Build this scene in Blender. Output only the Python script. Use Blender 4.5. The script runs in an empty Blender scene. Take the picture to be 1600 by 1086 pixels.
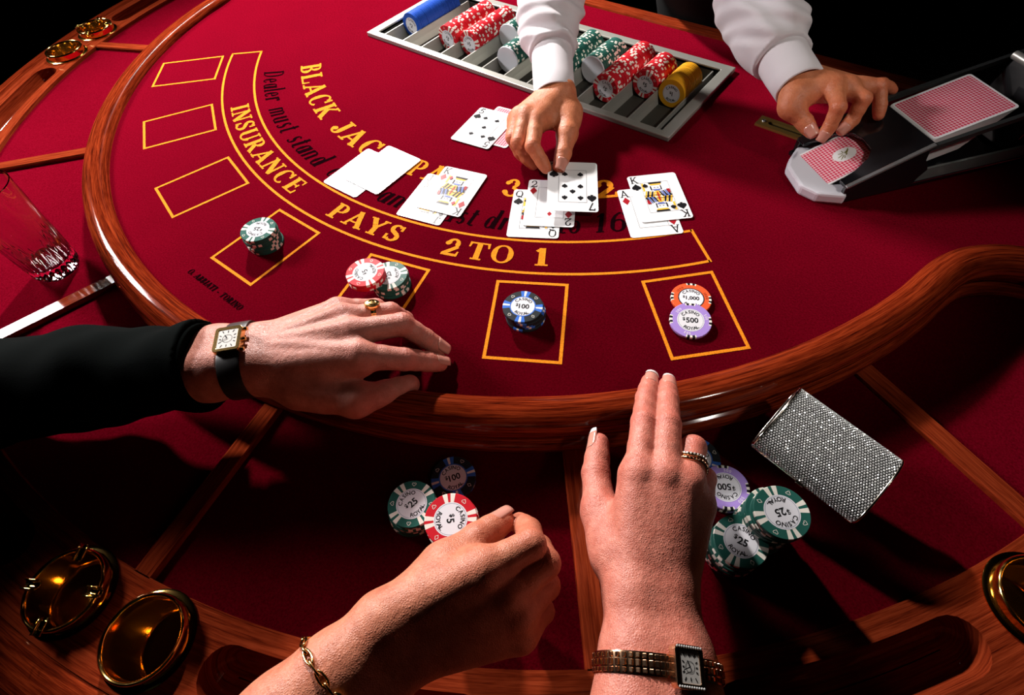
import bpy, bmesh, math, random
import numpy as np
from math import pi, sin, cos, radians as rad
from mathutils import Vector, Matrix

random.seed(7)
rng = np.random.default_rng(7)
scene = bpy.context.scene
COL = scene.collection

# ---------------------------------------------------------------- camera
cam_d = bpy.data.cameras.new('camera')
cam_d.sensor_fit = 'HORIZONTAL'
cam_d.sensor_width = 36.0
cam_d.lens = 832.852 / 1600 * 36.0
cam_d.clip_start = 0.01
cam = bpy.data.objects.new('camera', cam_d)
COL.objects.link(cam)
CAM = Vector((0.55463, -0.85281, 0.44861))
cam.location = CAM
cam.rotation_euler = (0.614101, 0.055046, 0.649716)
scene.camera = cam
CAMR = cam.rotation_euler.to_matrix()

# ---------------------------------------------------------------- world, lamps, exposure
world = bpy.data.worlds.new('dark_room')
scene.world = world
world.use_nodes = True
world.node_tree.nodes['Background'].inputs[0].default_value = (0.55, 0.5, 0.6, 1)
world.node_tree.nodes['Background'].inputs[1].default_value = 0.004

def aim(o, target):
    o.rotation_euler = (Vector(target) - o.location).to_track_quat('-Z', 'Y').to_euler()

def lamp(name, kind, loc, target, power, color, size=0.1, spot=None, blend=0.3, size_y=None):
    d = bpy.data.lights.new(name, kind)
    d.energy = power
    d.color = color
    if kind == 'AREA':
        d.shape = 'RECTANGLE'
        d.size = size
        d.size_y = size_y or size
    else:
        d.shadow_soft_size = size
    if kind == 'SPOT':
        d.spot_size = rad(spot)
        d.spot_blend = blend
    o = bpy.data.objects.new(name, d)
    COL.objects.link(o)
    o.location = loc
    aim(o, target)
    return o

sb = lamp('softbox_lamp', 'AREA', (-1.62, -0.94, 0.93), (0.15, -0.85, 0.0), 15, (1.0, 0.93, 0.92), 0.42, size_y=0.36)
sb.data.spread = rad(95)                 # gridded softbox
lamp('key_spot_lamp', 'SPOT', (-0.96, 0.19, 0.85), (0.10, -0.50, 0.0), 215, (1.0, 0.93, 0.89), 0.045, 85, 0.6)
lamp('table_spot_lamp', 'SPOT', (1.25, -0.46, 1.15), (0.28, -0.30, 0.03), 34, (1.0, 0.91, 0.82), 0.05, 38, 0.9)
scene.view_settings.view_transform = 'Standard'
scene.view_settings.look = 'None'
scene.view_settings.exposure = 0.0
scene.view_settings.gamma = 1.0
scene.view_settings.use_curve_mapping = False

# ---------------------------------------------------------------- helpers
def at(px, py, z):
    """point of the place at height z that lies behind a photo pixel"""
    d = CAMR @ Vector(((px - 800) / 832.852, -(py - 543) / 832.852, -1.0))
    t = (z - CAM.z) / d.z
    return CAM + d * t

def tag(o, label=None, cat=None, group=None, kind=None):
    if label: o['label'] = label
    if cat: o['category'] = cat
    if group: o['group'] = group
    if kind: o['kind'] = kind
    return o

def empty(name, loc=(0, 0, 0), rot=(0, 0, 0), **k):
    o = bpy.data.objects.new(name, None)
    o.empty_display_size = 0.02
    COL.objects.link(o)
    o.location = loc
    o.rotation_euler = rot
    return tag(o, **k)

def link(name, me, parent=None, loc=None, rot=None, **k):
    o = bpy.data.objects.new(name, me)
    COL.objects.link(o)
    if parent: o.parent = parent
    if loc is not None: o.location = loc
    if rot is not None: o.rotation_euler = rot
    return tag(o, **k)

class MB:
    """collects polygons (with material slot and uv) and links them as one mesh"""
    def __init__(s):
        s.v = []; s.f = []; s.m = []; s.uv = []
    def add(s, verts, faces, mat=0, uvs=None):
        b = len(s.v)
        s.v += [tuple(map(float, p)) for p in verts]
        for i, f in enumerate(faces):
            s.f.append([b + j for j in f])
            s.m.append(mat)
            s.uv.append([uvs[j] for j in f] if uvs is not None else [(0.0, 0.0)] * len(f))
        return s
    def box(s, x0, x1, y0, y1, z0, z1, mat=0, T=None):
        v = [(x, y, z) for z in (z0, z1) for y in (y0, y1) for x in (x0, x1)]
        if T is not None: v = [T @ Vector(p) for p in v]
        s.add(v, [(0, 2, 3, 1), (4, 5, 7, 6), (0, 1, 5, 4), (2, 6, 7, 3), (0, 4, 6, 2), (1, 3, 7, 5)], mat,
              [(p[0], p[1]) for p in v])
        return s
    def grid(s, rows, closed_u=False, closed_v=False, mat=0, uvs=None):
        n = len(rows); m = len(rows[0])
        v = [p for r in rows for p in r]
        F = []
        for i in range(n if closed_u else n - 1):
            for j in range(m if closed_v else m - 1):
                F.append((i * m + j, ((i + 1) % n) * m + j, ((i + 1) % n) * m + (j + 1) % m, i * m + (j + 1) % m))
        s.add(v, F, mat, uvs)
        return s
    def lathe(s, prof, n=48, mat=0, T=None, a0=0.0, a1=2 * pi):
        closed = abs(a1 - a0 - 2 * pi) < 1e-6
        rows = []
        for k in range(n if closed else n + 1):
            a = a0 + (a1 - a0) * k / n
            r = [Vector((q[0] * cos(a), q[0] * sin(a), q[1])) for q in prof]
            rows.append([T @ p if T is not None else p for p in r])
        return s.grid(rows, closed_u=closed, mat=mat)
    def tube(s, pts, r, n=8, mat=0, closed=False, cap=True):
        pts = [Vector(p) for p in pts]
        N = len(pts)
        rr = r if isinstance(r, (list, tuple)) else [r] * N
        rows = []
        up = None
        for i, p in enumerate(pts):
            a = pts[(i - 1) % N] if (closed or i > 0) else p
            b = pts[(i + 1) % N] if (closed or i < N - 1) else p
            t = (b - a).normalized()
            if up is None:
                up = Vector((0, 0, 1)) if abs(t.z) < 0.9 else Vector((1, 0, 0))
            x = (up - t * up.dot(t)).normalized()
            up = x
            y = t.cross(x)
            rows.append([p + (x * cos(2 * pi * k / n) + y * sin(2 * pi * k / n)) * rr[i] for k in range(n)])
        s.grid(rows, closed_u=closed, closed_v=True, mat=mat)
        if cap and not closed:
            s.add(rows[0], [tuple(range(n))], mat)
            s.add(rows[-1], [tuple(reversed(range(n)))], mat)
        return s
    def mesh(s, name, mats, smooth=False, angle=None):
        me = bpy.data.meshes.new(name)
        me.from_pydata(s.v, [], s.f)
        for m in (mats if isinstance(mats, (list, tuple)) else [mats]): me.materials.append(m)
        me.polygons.foreach_set('material_index', s.m)
        uvl = me.uv_layers.new(name='UVMap')
        flat = np.array([c for f in s.uv for p in f for c in (p[0], p[1])], dtype=np.float32)
        uvl.data.foreach_set('uv', flat)
        bm = bmesh.new(); bm.from_mesh(me)
        bmesh.ops.remove_doubles(bm, verts=bm.verts, dist=1e-7)
        bmesh.ops.recalc_face_normals(bm, faces=bm.faces)
        bm.to_mesh(me); bm.free()
        if smooth:
            me.polygons.foreach_set('use_smooth', [True] * len(me.polygons))
            if angle is not None: me.set_sharp_from_angle(angle=rad(angle))
        me.update()
        return me
    def obj(s, name, mats, parent=None, smooth=False, angle=None, bevel=0, loc=None, rot=None, **k):
        o = link(name, s.mesh(name, mats, smooth, angle), parent, loc, rot, **k)
        if bevel:
            b = o.modifiers.new('bevel', 'BEVEL'); b.width = bevel; b.segments = 2; b.limit_method = 'ANGLE'
        return o

# ---------------------------------------------------------------- materials
MATS = {}
def mat(name, color=(0.5, 0.5, 0.5), rough=0.5, metal=0.0, **inp):
    m = bpy.data.materials.new(name)
    m.use_nodes = True
    b = m.node_tree.nodes['Principled BSDF']
    b.inputs['Base Color'].default_value = (*color, 1)
    b.inputs['Roughness'].default_value = rough
    b.inputs['Metallic'].default_value = metal
    for k, v in inp.items():
        b.inputs[k.replace('_', ' ')].default_value = v
    MATS[name] = m
    return m
def nodes(m): return m.node_tree.nodes, m.node_tree.links, m.node_tree.nodes['Principled BSDF']
def nn(m, kind, **k):
    n = m.node_tree.nodes.new(kind)
    for a, v in k.items():
        if a in n.inputs.keys(): n.inputs[a].default_value = v
        else: setattr(n, a, v)
    return n
def ramp(m, stops):
    r = m.node_tree.nodes.new('ShaderNodeValToRGB')
    el = r.color_ramp.elements
    while len(el) > 1: el.remove(el[-1])
    el[0].position = stops[0][0]; el[0].color = (*stops[0][1], 1)
    for p, c in stops[1:]:
        e = el.new(p); e.color = (*c, 1)
    return r
def bump(m, height, strength, dist):
    N, L, B = nodes(m)
    b = nn(m, 'ShaderNodeBump', Strength=strength, Distance=dist)
    L.new(height, b.inputs['Height']); L.new(b.outputs[0], B.inputs['Normal'])

def coords(m, kind='Object', scale=(1, 1, 1)):
    N, L, B = nodes(m)
    t = nn(m, 'ShaderNodeTexCoord'); mp = nn(m, 'ShaderNodeMapping')
    mp.inputs['Scale'].default_value = scale
    L.new(t.outputs[kind], mp.inputs[0])
    return mp.outputs[0]

# felt: woollen baize, fine fibre speckle, nap that brightens towards grazing views
def felt(name, c0, c1, sheen):
    m = mat(name, c0, 0.95)
    N, L, B = nodes(m)
    co = coords(m)
    n1 = nn(m, 'ShaderNodeTexNoise', Scale=520.0, Detail=3.0, Roughness=0.7); L.new(co, n1.inputs[0])
    n2 = nn(m, 'ShaderNodeTexNoise', Scale=14.0, Detail=4.0); L.new(co, n2.inputs[0])
    mx = nn(m, 'ShaderNodeMath', operation='MULTIPLY_ADD'); L.new(n1.outputs[0], mx.inputs[0]); mx.inputs[1].default_value = 0.75
    sc = nn(m, 'ShaderNodeMath', operation='MULTIPLY'); L.new(n2.outputs[0], sc.inputs[0]); sc.inputs[1].default_value = 0.3
    L.new(sc.outputs[0], mx.inputs[2])
    r = ramp(m, [(0.32, c0), (0.72, c1)]); L.new(mx.outputs[0], r.inputs[0])
    L.new(r.outputs[0], B.inputs['Base Color'])
    B.inputs['Specular IOR Level'].default_value = 0.0
    B.inputs['Sheen Weight'].default_value = sheen
    B.inputs['Sheen Roughness'].default_value = 0.45
    r2 = ramp(m, [(0.30, (0.55, 0.003, 0.03)), (0.62, (1.0, 0.012, 0.075))]); L.new(n1.outputs[0], r2.inputs[0]); L.new(r2.outputs[0], B.inputs['Sheen Tint'])
    bump(m, n1.outputs[0], 0.45, 0.0006)
    return m
FELT = felt('felt_red', (0.018, 0.0001, 0.0006), (0.060, 0.0003, 0.0026), 1.0)

def wood(name, c0, c1, c2, rough=0.35, su=11.0, sv=330.0, kind='UV'):
    m = mat(name, c1, rough, Coat_Weight=0.30, Coat_Roughness=0.09, Specular_IOR_Level=0.0)
    N, L, B = nodes(m)
    co = coords(m, kind, (su, sv, 1))
    n1 = nn(m, 'ShaderNodeTexNoise', Scale=1.0, Detail=6.0, Roughness=0.62, Distortion=0.5); L.new(co, n1.inputs[0])
    co2 = coords(m, kind, (su * 5, sv * 4.0, 1))
    n2 = nn(m, 'ShaderNodeTexNoise', Scale=1.0, Detail=2.0); L.new(co2, n2.inputs[0])
    ad = nn(m, 'ShaderNodeMath', operation='MULTIPLY_ADD'); L.new(n2.outputs[0], ad.inputs[0]); ad.inputs[1].default_value = 0.45
    L.new(n1.outputs[0], ad.inputs[2])
    r = ramp(m, [(0.48, c0), (0.68, c1), (0.92, c2)]); L.new(ad.outputs[0], r.inputs[0])
    L.new(r.outputs[0], B.inputs['Base Color'])
    bump(m, n2.outputs[0], 0.08, 0.0004)
    return m
WOOD = wood('mahogany', (0.016, 0.0014, 0.0006), (0.105, 0.0105, 0.0028), (0.25, 0.032, 0.008))
WOODS = wood('mahogany_satin', (0.045, 0.004, 0.0016), (0.16, 0.019, 0.0055), (0.27, 0.040, 0.012), 0.36)

GOLD = mat('gold_print', (0.85, 0.34, 0.02), 0.9, Specular_IOR_Level=0.08)
N, L, B = nodes(GOLD)
g = nn(GOLD, 'ShaderNodeTexNoise', Scale=900.0, Detail=2.0); L.new(coords(GOLD), g.inputs[0])
r = ramp(GOLD, [(0.3, (0.52, 0.14, 0.006)), (0.65, (0.80, 0.27, 0.012))]); L.new(g.outputs[0], r.inputs[0]); L.new(r.outputs[0], B.inputs['Base Color'])
BLACKPRINT = mat('black_print', (0.006, 0.001, 0.002), 0.95, Specular_IOR_Level=0.0)
BRASS = mat('polished_brass', (0.78, 0.47, 0.13), 0.12, 1.0)
GOLDM = mat('yellow_gold', (0.85, 0.55, 0.20), 0.16, 1.0)
ROSEG = mat('rose_gold', (0.78, 0.47, 0.28), 0.18, 1.0)
STEEL = mat('brushed_tray_metal', (0.42, 0.42, 0.38), 0.38, 0.55)
N, L, B = nodes(STEEL)
g = nn(STEEL, 'ShaderNodeTexNoise', Scale=900.0, Detail=2.0); L.new(coords(STEEL), g.inputs[0]); bump(STEEL, g.outputs[0], 0.15, 0.0002)
DARKTRAY = mat('tray_well', (0.028, 0.028, 0.022), 0.5)
BLACKPL = mat('black_gloss_plastic', (0.006, 0.006, 0.007), 0.09, Coat_Weight=0.5, Coat_Roughness=0.03)
BLACKST = mat('black_leather', (0.010, 0.009, 0.009), 0.42)
WHITEPL = mat('white_nose_plastic', (0.62, 0.62, 0.68), 0.4)
ACRYL = mat('smoked_acrylic', (0.32, 0.35, 0.34), 0.12, Transmission_Weight=0.6, IOR=1.49)
GLASS = mat('clear_glass', (0.99, 0.99, 0.99), 0.0, Transmission_Weight=1.0, IOR=1.52)
FROST = mat('frosted_white_disc', (0.62, 0.65, 0.70), 0.5)
CARDW = mat('card_white', (0.78, 0.78, 0.79), 0.24, Specular_IOR_Level=0.20)
INKK = mat('ink_black', (0.010, 0.010, 0.012), 0.3, Specular_IOR_Level=0.2)
INKR = mat('ink_red', (0.33, 0.012, 0.02), 0.3, Specular_IOR_Level=0.2)
INKY = mat('ink_yellow', (0.85, 0.45, 0.05), 0.3, Specular_IOR_Level=0.2)
INKB = mat('ink_blue', (0.12, 0.17, 0.45), 0.3, Specular_IOR_Level=0.2)
INKL = mat('ink_grey_line', (0.22, 0.22, 0.24), 0.4)

# card back: fine diagonal lattice, red on pink white
BACK = mat('card_back', (0.6, 0.05, 0.1), 0.3)
N, L, B = nodes(BACK)
mp = coords(BACK, 'UV', (1, 1, 1))
rt = nn(BACK, 'ShaderNodeMapping'); rt.inputs['Rotation'].default_value = (0, 0, pi / 4); rt.inputs['Scale'].default_value = (390, 390, 1)
L.new(mp, rt.inputs[0])
br = nn(BACK, 'ShaderNodeTexChecker', Scale=1.0); L.new(rt.outputs[0], br.inputs[0])
br.inputs['Color1'].default_value = (0.62, 0.018, 0.07, 1); br.inputs['Color2'].default_value = (0.80, 0.52, 0.56, 1)
L.new(br.outputs[0], B.inputs['Base Color'])

def skin_mat(name, c_lo, c_hi, c_red):
    m = mat(name, c_hi, 0.46, Subsurface_Weight=0.12, Subsurface_Scale=0.004)
    N, L, B = nodes(m)
    B.inputs['Subsurface Radius'].default_value = (1.0, 0.35, 0.2)
    B.inputs['Specular IOR Level'].default_value = 0.42
    co = coords(m)
    n1 = nn(m, 'ShaderNodeTexNoise', Scale=90.0, Detail=5.0, Roughness=0.7); L.new(co, n1.inputs[0])
    r = ramp(m, [(0.33, c_lo), (0.66, c_hi)]); L.new(n1.outputs[0], r.inputs[0])
    at_ = nn(m, 'ShaderNodeAttribute'); at_.attribute_name = 'flush'
    mx = nn(m, 'ShaderNodeMix', data_type='RGBA'); mx.inputs[7].default_value = (*c_red, 1)
    L.new(at_.outputs['Fac'], mx.inputs[0]); L.new(r.outputs[0], mx.inputs[6]); L.new(mx.outputs[2], B.inputs['Base Color'])
    vo = nn(m, 'ShaderNodeTexVoronoi', Scale=650.0, feature='DISTANCE_TO_EDGE'); L.new(co, vo.inputs[0])
    n2 = nn(m, 'ShaderNodeTexNoise', Scale=260.0, Detail=4.0); L.new(co, n2.inputs[0])
    ad = nn(m, 'ShaderNodeMath', operation='MULTIPLY_ADD'); L.new(vo.outputs['Distance'], ad.inputs[0]); ad.inputs[1].default_value = 0.8; L.new(n2.outputs[0], ad.inputs[2])
    bump(m, ad.outputs[0], 0.6, 0.0009)
    return m
SKIN1 = skin_mat('skin_man', (0.42, 0.145, 0.10), (0.58, 0.235, 0.175), (0.52, 0.12, 0.085))
SKIN2 = skin_mat('skin_woman', (0.42, 0.115, 0.075), (0.58, 0.20, 0.14), (0.58, 0.13, 0.095))
SKIN3 = skin_mat('skin_pincher', (0.42, 0.125, 0.065), (0.58, 0.21, 0.12), (0.54, 0.13, 0.075))
SKIN4 = skin_mat('skin_dealer', (0.46, 0.135, 0.055), (0.60, 0.215, 0.10), (0.56, 0.13, 0.06))
NAILP = mat('nail_natural', (0.56, 0.24, 0.18), 0.25, Coat_Weight=0.15)
NAILW = mat('nail_white_tip', (0.80, 0.74, 0.72), 0.15, Coat_Weight=0.5)

def cloth(name, c, rough=0.85, bs=0.25, sheen=0.1, spec=0.15):
    m = mat(name, c, rough, Sheen_Weight=sheen, Specular_IOR_Level=spec)
    N, L, B = nodes(m)
    co = coords(m)
    w = nn(m, 'ShaderNodeTexNoise', Scale=850.0, Detail=2.0); L.new(co, w.inputs[0])
    bump(m, w.outputs[0], bs, 0.0005)
    return m
SHIRT = cloth('white_shirt', (0.66, 0.63, 0.66), sheen=0.05)
JACKET = cloth('black_jacket', (0.0016, 0.0026, 0.0024), 0.9, sheen=0.0, spec=0.02)
VEST = cloth('black_vest', (0.003, 0.003, 0.003), 0.9, sheen=0.0)

def plastic(name, c, rough=0.42): return mat(name, c, rough, Specular_IOR_Level=0.12)
P_GREEN = plastic('chip_green', (0.018, 0.095, 0.075)); P_RED = plastic('chip_red', (0.50, 0.012, 0.022))
P_BLACK = plastic('chip_black', (0.018, 0.022, 0.026)); P_BLUE = plastic('chip_blue', (0.035, 0.14, 0.55))
P_PURP = plastic('chip_purple', (0.36, 0.24, 0.62)); P_ORNG = plastic('chip_orange', (0.70, 0.10, 0.03))
P_YEL = plastic('chip_yellow', (0.72, 0.34, 0.015)); P_WHT = plastic('chip_white', (0.76, 0.72, 0.64))
P_ROYAL = plastic('chip_royal_blue', (0.015, 0.075, 0.42)); P_INL = plastic('chip_inlay', (0.70, 0.70, 0.74), 0.42)
P_TXT = plastic('chip_text', (0.012, 0.012, 0.014)); P_PALE = plastic('chip_pale_print', (0.70, 0.62, 0.78))
P_BRWN = plastic('chip_brown_print', (0.28, 0.035, 0.012))

# ================================================================ THE PLACE: floor
fl = MB().box(-4, 4, -4, 4, -0.83, -0.78)
CARPET = cloth('dark_carpet', (0.0015, 0.001, 0.0012), 0.95, sheen=0.0)
fl.obj('floor', CARPET, kind='structure', label='dark carpet floor below the table')
DARKW = mat('dark_wall', (0.012, 0.008, 0.009), 0.9)
for nm, b in (('wall_left', (-4.1, -4, -4, 4, -0.83, 2.3)), ('wall_right', (4, 4.1, -4, 4, -0.83, 2.3)), ('wall_back', (-4, 4, 4, 4.1, -0.83, 2.3)), ('wall_front', (-4, 4, -4.1, -4, -0.83, 2.3)), ('ceiling', (-4, 4, -4, 4, 2.3, 2.4))):
    MB().box(*b).obj(nm, DARKW, kind='structure', label='dark ' + nm.replace('_', ' ') + ' of the unlit gaming room')

# ================================================================ THE TABLE
CX, CY = 0.0, -0.117            # centre of the rail circle
def pol(r, deg, z=0.0): return Vector((CX + r * cos(rad(deg)), CY + r * sin(rad(deg)), z))

def fill_poly(outer, holes=(), z=0.0, thick=0.0):
    """flat sheet with holes (and optional thickness) -> MB"""
    bm = bmesh.new()
    E = []
    for loop in [outer, *holes]:
        vs = [bm.verts.new((p[0], p[1], z)) for p in loop]
        E += [bm.edges.new((vs[i], vs[(i + 1) % len(vs)])) for i in range(len(vs))]
    bmesh.ops.triangle_fill(bm, use_beauty=True, edges=E, normal=(0, 0, 1))
    bm.verts.index_update()
    mb = MB()
    V = [v.co.copy() for v in bm.verts]
    mb.add(V, [[v.index for v in f.verts] for f in bm.faces], 0, [(v.x, v.y) for v in V])
    bm.free()
    if thick:
        for loop in [outer, *holes]:
            n = len(loop)
            a = [(p[0], p[1], z) for p in loop]; b = [(p[0], p[1], z - thick) for p in loop]
            mb.add(a + b, [(i, (i + 1) % n, n + (i + 1) % n, n + i) for i in range(n)], 0, [(p[0], p[1]) for p in a + b])
    return mb

ZA = -0.037                      # apron felt
ZR = -0.031                      # top of apron woodwork
table = empty('blackjack_table', (0, -0.3, 0), label='blackjack table with dark red felt and mahogany rail', cat='gaming table')
TP = table
def part(o):
    """attach a world-space mesh to the table without moving it"""
    o.parent = TP
    o.matrix_parent_inverse = Matrix.Translation((0, -0.3, 0)).inverted()
    return o

# rail centre line: arc that flares out in an S at both ends
def rail_path():
    half = [pol(0.685, a) for a in np.linspace(-90, -18, 40)]
    ctl = [pol(0.685, -18), Vector((0.667, -0.272, 0)), Vector((0.684, -0.240, 0)), Vector((0.716, -0.214, 0)), Vector((0.765, -0.198, 0)), Vector((0.83, -0.192, 0)), Vector((0.98, -0.19, 0))]
    P = [pol(0.685, -22)] + ctl + [Vector((1.1, -0.19, 0))]
    for i in range(1, len(P) - 2):
        for k in range(1, 7):
            t = k / 6
            a, b, c, d = P[i - 1], P[i], P[i + 1], P[i + 2]
            half.append(0.5 * ((2 * b) + (c - a) * t + (2 * a - 5 * b + 4 * c - d) * t * t + (3 * b - a - 3 * c + d) * t ** 3))
    left = [Vector((-p.x, p.y, 0)) for p in reversed(half[1:])]
    return left + half
RP = rail_path()
def offset_path(path, off):
    out = []
    for i, p in enumerate(path):
        a = path[max(i - 1, 0)]; b = path[min(i + 1, len(path) - 1)]
        t = (b - a).normalized()
        n = Vector((-t.y, t.x, 0))         # points to the inside (dealer side)
        out.append(p + n * off)
    return out
def sweep(path, prof, closed=True):
    """prof: list of (offset to the inside, z)"""
    L_ = [0.0]
    for i in range(1, len(path)): L_.append(L_[-1] + (path[i] - path[i - 1]).length)
    offs = [offset_path(path, o) for o, z in prof]
    pl = [0.0]
    for i in range(1, len(prof)): pl.append(pl[-1] + math.hypot(prof[i][0] - prof[i - 1][0], prof[i][1] - prof[i - 1][1]))
    rows = [[Vector((offs[j][i].x, offs[j][i].y, prof[j][1])) for j in range(len(prof))] for i in range(len(path))]
    uv = [(L_[i], pl[j]) for i in range(len(path)) for j in range(len(prof))]
    return MB().grid(rows, mat=0, uvs=uv)

# raised rail: rounded nose, a cove and a lower moulding on the player side
rp = [(0.0185, -0.004), (0.0185, 0.004), (0.0165, 0.0085), (0.012, 0.0118), (0.006, 0.0135), (0.0, 0.0138), (-0.006, 0.0128), (-0.0115, 0.0098), (-0.0155, 0.005),
      (-0.0178, -0.001), (-0.0182, -0.007), (-0.0165, -0.012), (-0.013, -0.0155), (-0.0125, -0.019), (-0.016, -0.0205), (-0.0205, -0.0225), (-0.0225, -0.026), (-0.0222, -0.030), (-0.020, -0.0375)]
part(sweep(RP, rp).obj('rail', WOOD, smooth=True, angle=60))

# playing felt (players' side of the seam) and the dealer's strip with the opening for the chip tray
inner = offset_path(RP, 0.0172)
TX0, TX1, TY0, TY1 = -0.293, 0.309, -0.213, 0.006
YS = -0.2185
loopL = [p for p in inner if p.y < YS]
lay = [(p.x, p.y) for p in loopL]
lay = [(loopL[0].x - 0.004, YS)] + lay + [(loopL[-1].x + 0.004, YS)]
part(fill_poly(lay, z=0.0, thick=0.004).obj('felt_layout', FELT))
YB = 0.085
strip = [(-0.93, YS), (0.93, YS), (0.93, YB), (-0.93, YB)]
hole = [(TX0 + 0.006, TY0 + 0.006), (TX1 - 0.006, TY0 + 0.006), (TX1 - 0.006, TY1 - 0.006), (TX0 + 0.006, TY1 - 0.006)]
part(fill_poly(strip, [hole], z=-0.0022, thick=0.02).obj('felt_dealer_strip', FELT))
# wooden edge on the dealer's side and the carcass underneath
part(MB().box(-0.95, 0.95, YB, YB + 0.03, -0.05, 0.002).obj('dealer_edge', WOODS, bevel=0.004))
und = [(pol(0.96, a).x, pol(0.96, a).y) for a in np.linspace(-184, 4, 60)] + [(0.93, YB), (-0.93, YB)]
part(fill_poly(und, z=-0.085, thick=0.05).obj('underframe', WOODS))
leg = MB()
leg.lathe([(0.0, -0.135), (0.10, -0.135), (0.085, -0.2), (0.075, -0.6), (0.12, -0.72), (0.26, -0.76), (0.26, -0.779), (0.0, -0.779)], 24, T=Matrix.Translation((0, -0.45, 0)))
part(leg.obj('pedestal', WOODS, smooth=True, angle=40))

# apron: felt panels between radial dividers
DIV = [-182.0, -155.7, -129.6, -102.9, -76.4, -50.4, -24.6, 1.7]
def arc_pts(r, a0, a1, n): return [(pol(r, a).x, pol(r, a).y) for a in np.linspace(a0, a1, n)]
for i in range(len(DIV) - 1):
    a0, a1 = DIV[i], DIV[i + 1]
    lp = arc_pts(0.700, a0, a1, 24) + arc_pts(0.8895, a1, a0, 24)
    part(fill_poly(lp, z=ZA, thick=0.003).obj('felt_panel', FELT))
for a in DIV:
    mb = MB()
    u = Vector((cos(rad(a)), sin(rad(a)), 0)); t = Vector((-u.y, u.x, 0)); c = Vector((CX, CY, 0))
    hw = 0.0105
    pf = [(-hw, ZA - 0.002), (-hw, ZR - 0.0018), (-hw + 0.0018, ZR), (hw - 0.0018, ZR), (hw, ZR - 0.0018), (hw, ZA - 0.002)]
    rows = [[c + u * r + t * q[0] + Vector((0, 0, q[1])) for q in pf] for r in np.linspace(0.703, 0.889, 6)]
    uv = [(r, q[0] * 1.0 + a) for r in np.linspace(0.703, 0.889, 6) for q in pf]
    mb.grid(rows, uvs=uv)
    part(mb.obj('wooden_divider', WOODS, smooth=True, angle=30))

# outer wooden ring with openings for ashtrays, cups and long troughs
CUPS = [(-158.6, 0.927), (-152.8, 0.926), (-79.25, 0.9245), (-73.55, 0.9250), (-28.35, 0.927), (-22.4, 0.926)]
CR = 0.0345
holes = []
for a, r in CUPS:
    c = pol(r, a)
    holes.append([(c.x + CR * cos(t), c.y + CR * sin(t)) for t in np.linspace(0, 2 * pi, 40, endpoint=False)])
def trough_loop(a0, a1, rc=0.927, w=0.0215, n=22, ne=10):
    L_ = []
    L_ += arc_pts(rc + w, a0, a1, n)
    c = pol(rc, a1); th = rad(a1)
    L_ += [(c.x + w * cos(th + q), c.y + w * sin(th + q)) for q in np.linspace(0, pi, ne)[1:-1]]
    L_ += arc_pts(rc - w, a1, a0, n)
    c = pol(rc, a0); th = rad(a0)
    L_ += [(c.x + w * cos(th + q), c.y + w * sin(th + q)) for q in np.linspace(pi, 2 * pi, ne)[1:-1]]
    return L_
TROUGH = [(-179.5, -163.0), (-148.4, -137.0), (-123.0, -110.5), (-97.5, -85.0), (-68.9, -57.0), (-44.0, -33.2), (-18.0, -3.0)]
tl = [trough_loop(a0, a1) for a0, a1 in TROUGH]
ring = arc_pts(0.888, -184, 4, 120) + arc_pts(0.967, 4, -184, 120)
mb = fill_poly(ring, holes + tl, z=ZR, thick=0.012)
def ring_uv(mb):
    for i, f in enumerate(mb.f):
        mb.uv[i] = []
        for j in f:
            x, y, z = mb.v[j]
            mb.uv[i].append((math.atan2(x - CX, -(y - CY)) * 0.92, math.hypot(x - CX, y - CY) + z))
    return mb
part(ring_uv(mb).obj('wooden_ring', WOODS))
for (a0, a1), lp in zip(TROUGH, tl):
    mb = MB()
    cxy = []
    rows = []
    for s, dz in ((1.0, 0.0), (0.985, -0.004), (0.93, -0.012), (0.80, -0.019), (0.55, -0.0235), (0.02, -0.025)):
        row = []
        for (x, y) in lp:
            ang = math.degrees(math.atan2(y - CY, x - CX))
            if ang > 90: ang -= 360
            aa = min(max(ang, a0), a1)
            c = pol(0.927, aa)
            row.append(Vector((c.x + (x - c.x) * s, c.y + (y - c.y) * s, ZR + dz)))
        rows.append(row)
    mb.grid(rows, closed_v=True)
    part(ring_uv(mb).obj('trough', WOODS, smooth=True))
# rounded outer edge of the ring, one step lower
op = [(0.0, ZR - 0.012), (0.0, ZR - 0.0025), (-0.002, ZR - 0.0005), (-0.012, ZR + 0.001), (-0.03, ZR - 0.003), (-0.046, ZR - 0.011), (-0.054, ZR - 0.024), (-0.055, ZR - 0.05), (-0.03, ZR - 0.07)]
path = [pol(0.9675, a) for a in np.linspace(-184, 4, 130)]
part(sweep(path, op).obj('armrest', WOOD, smooth=True, angle=60))

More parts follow.
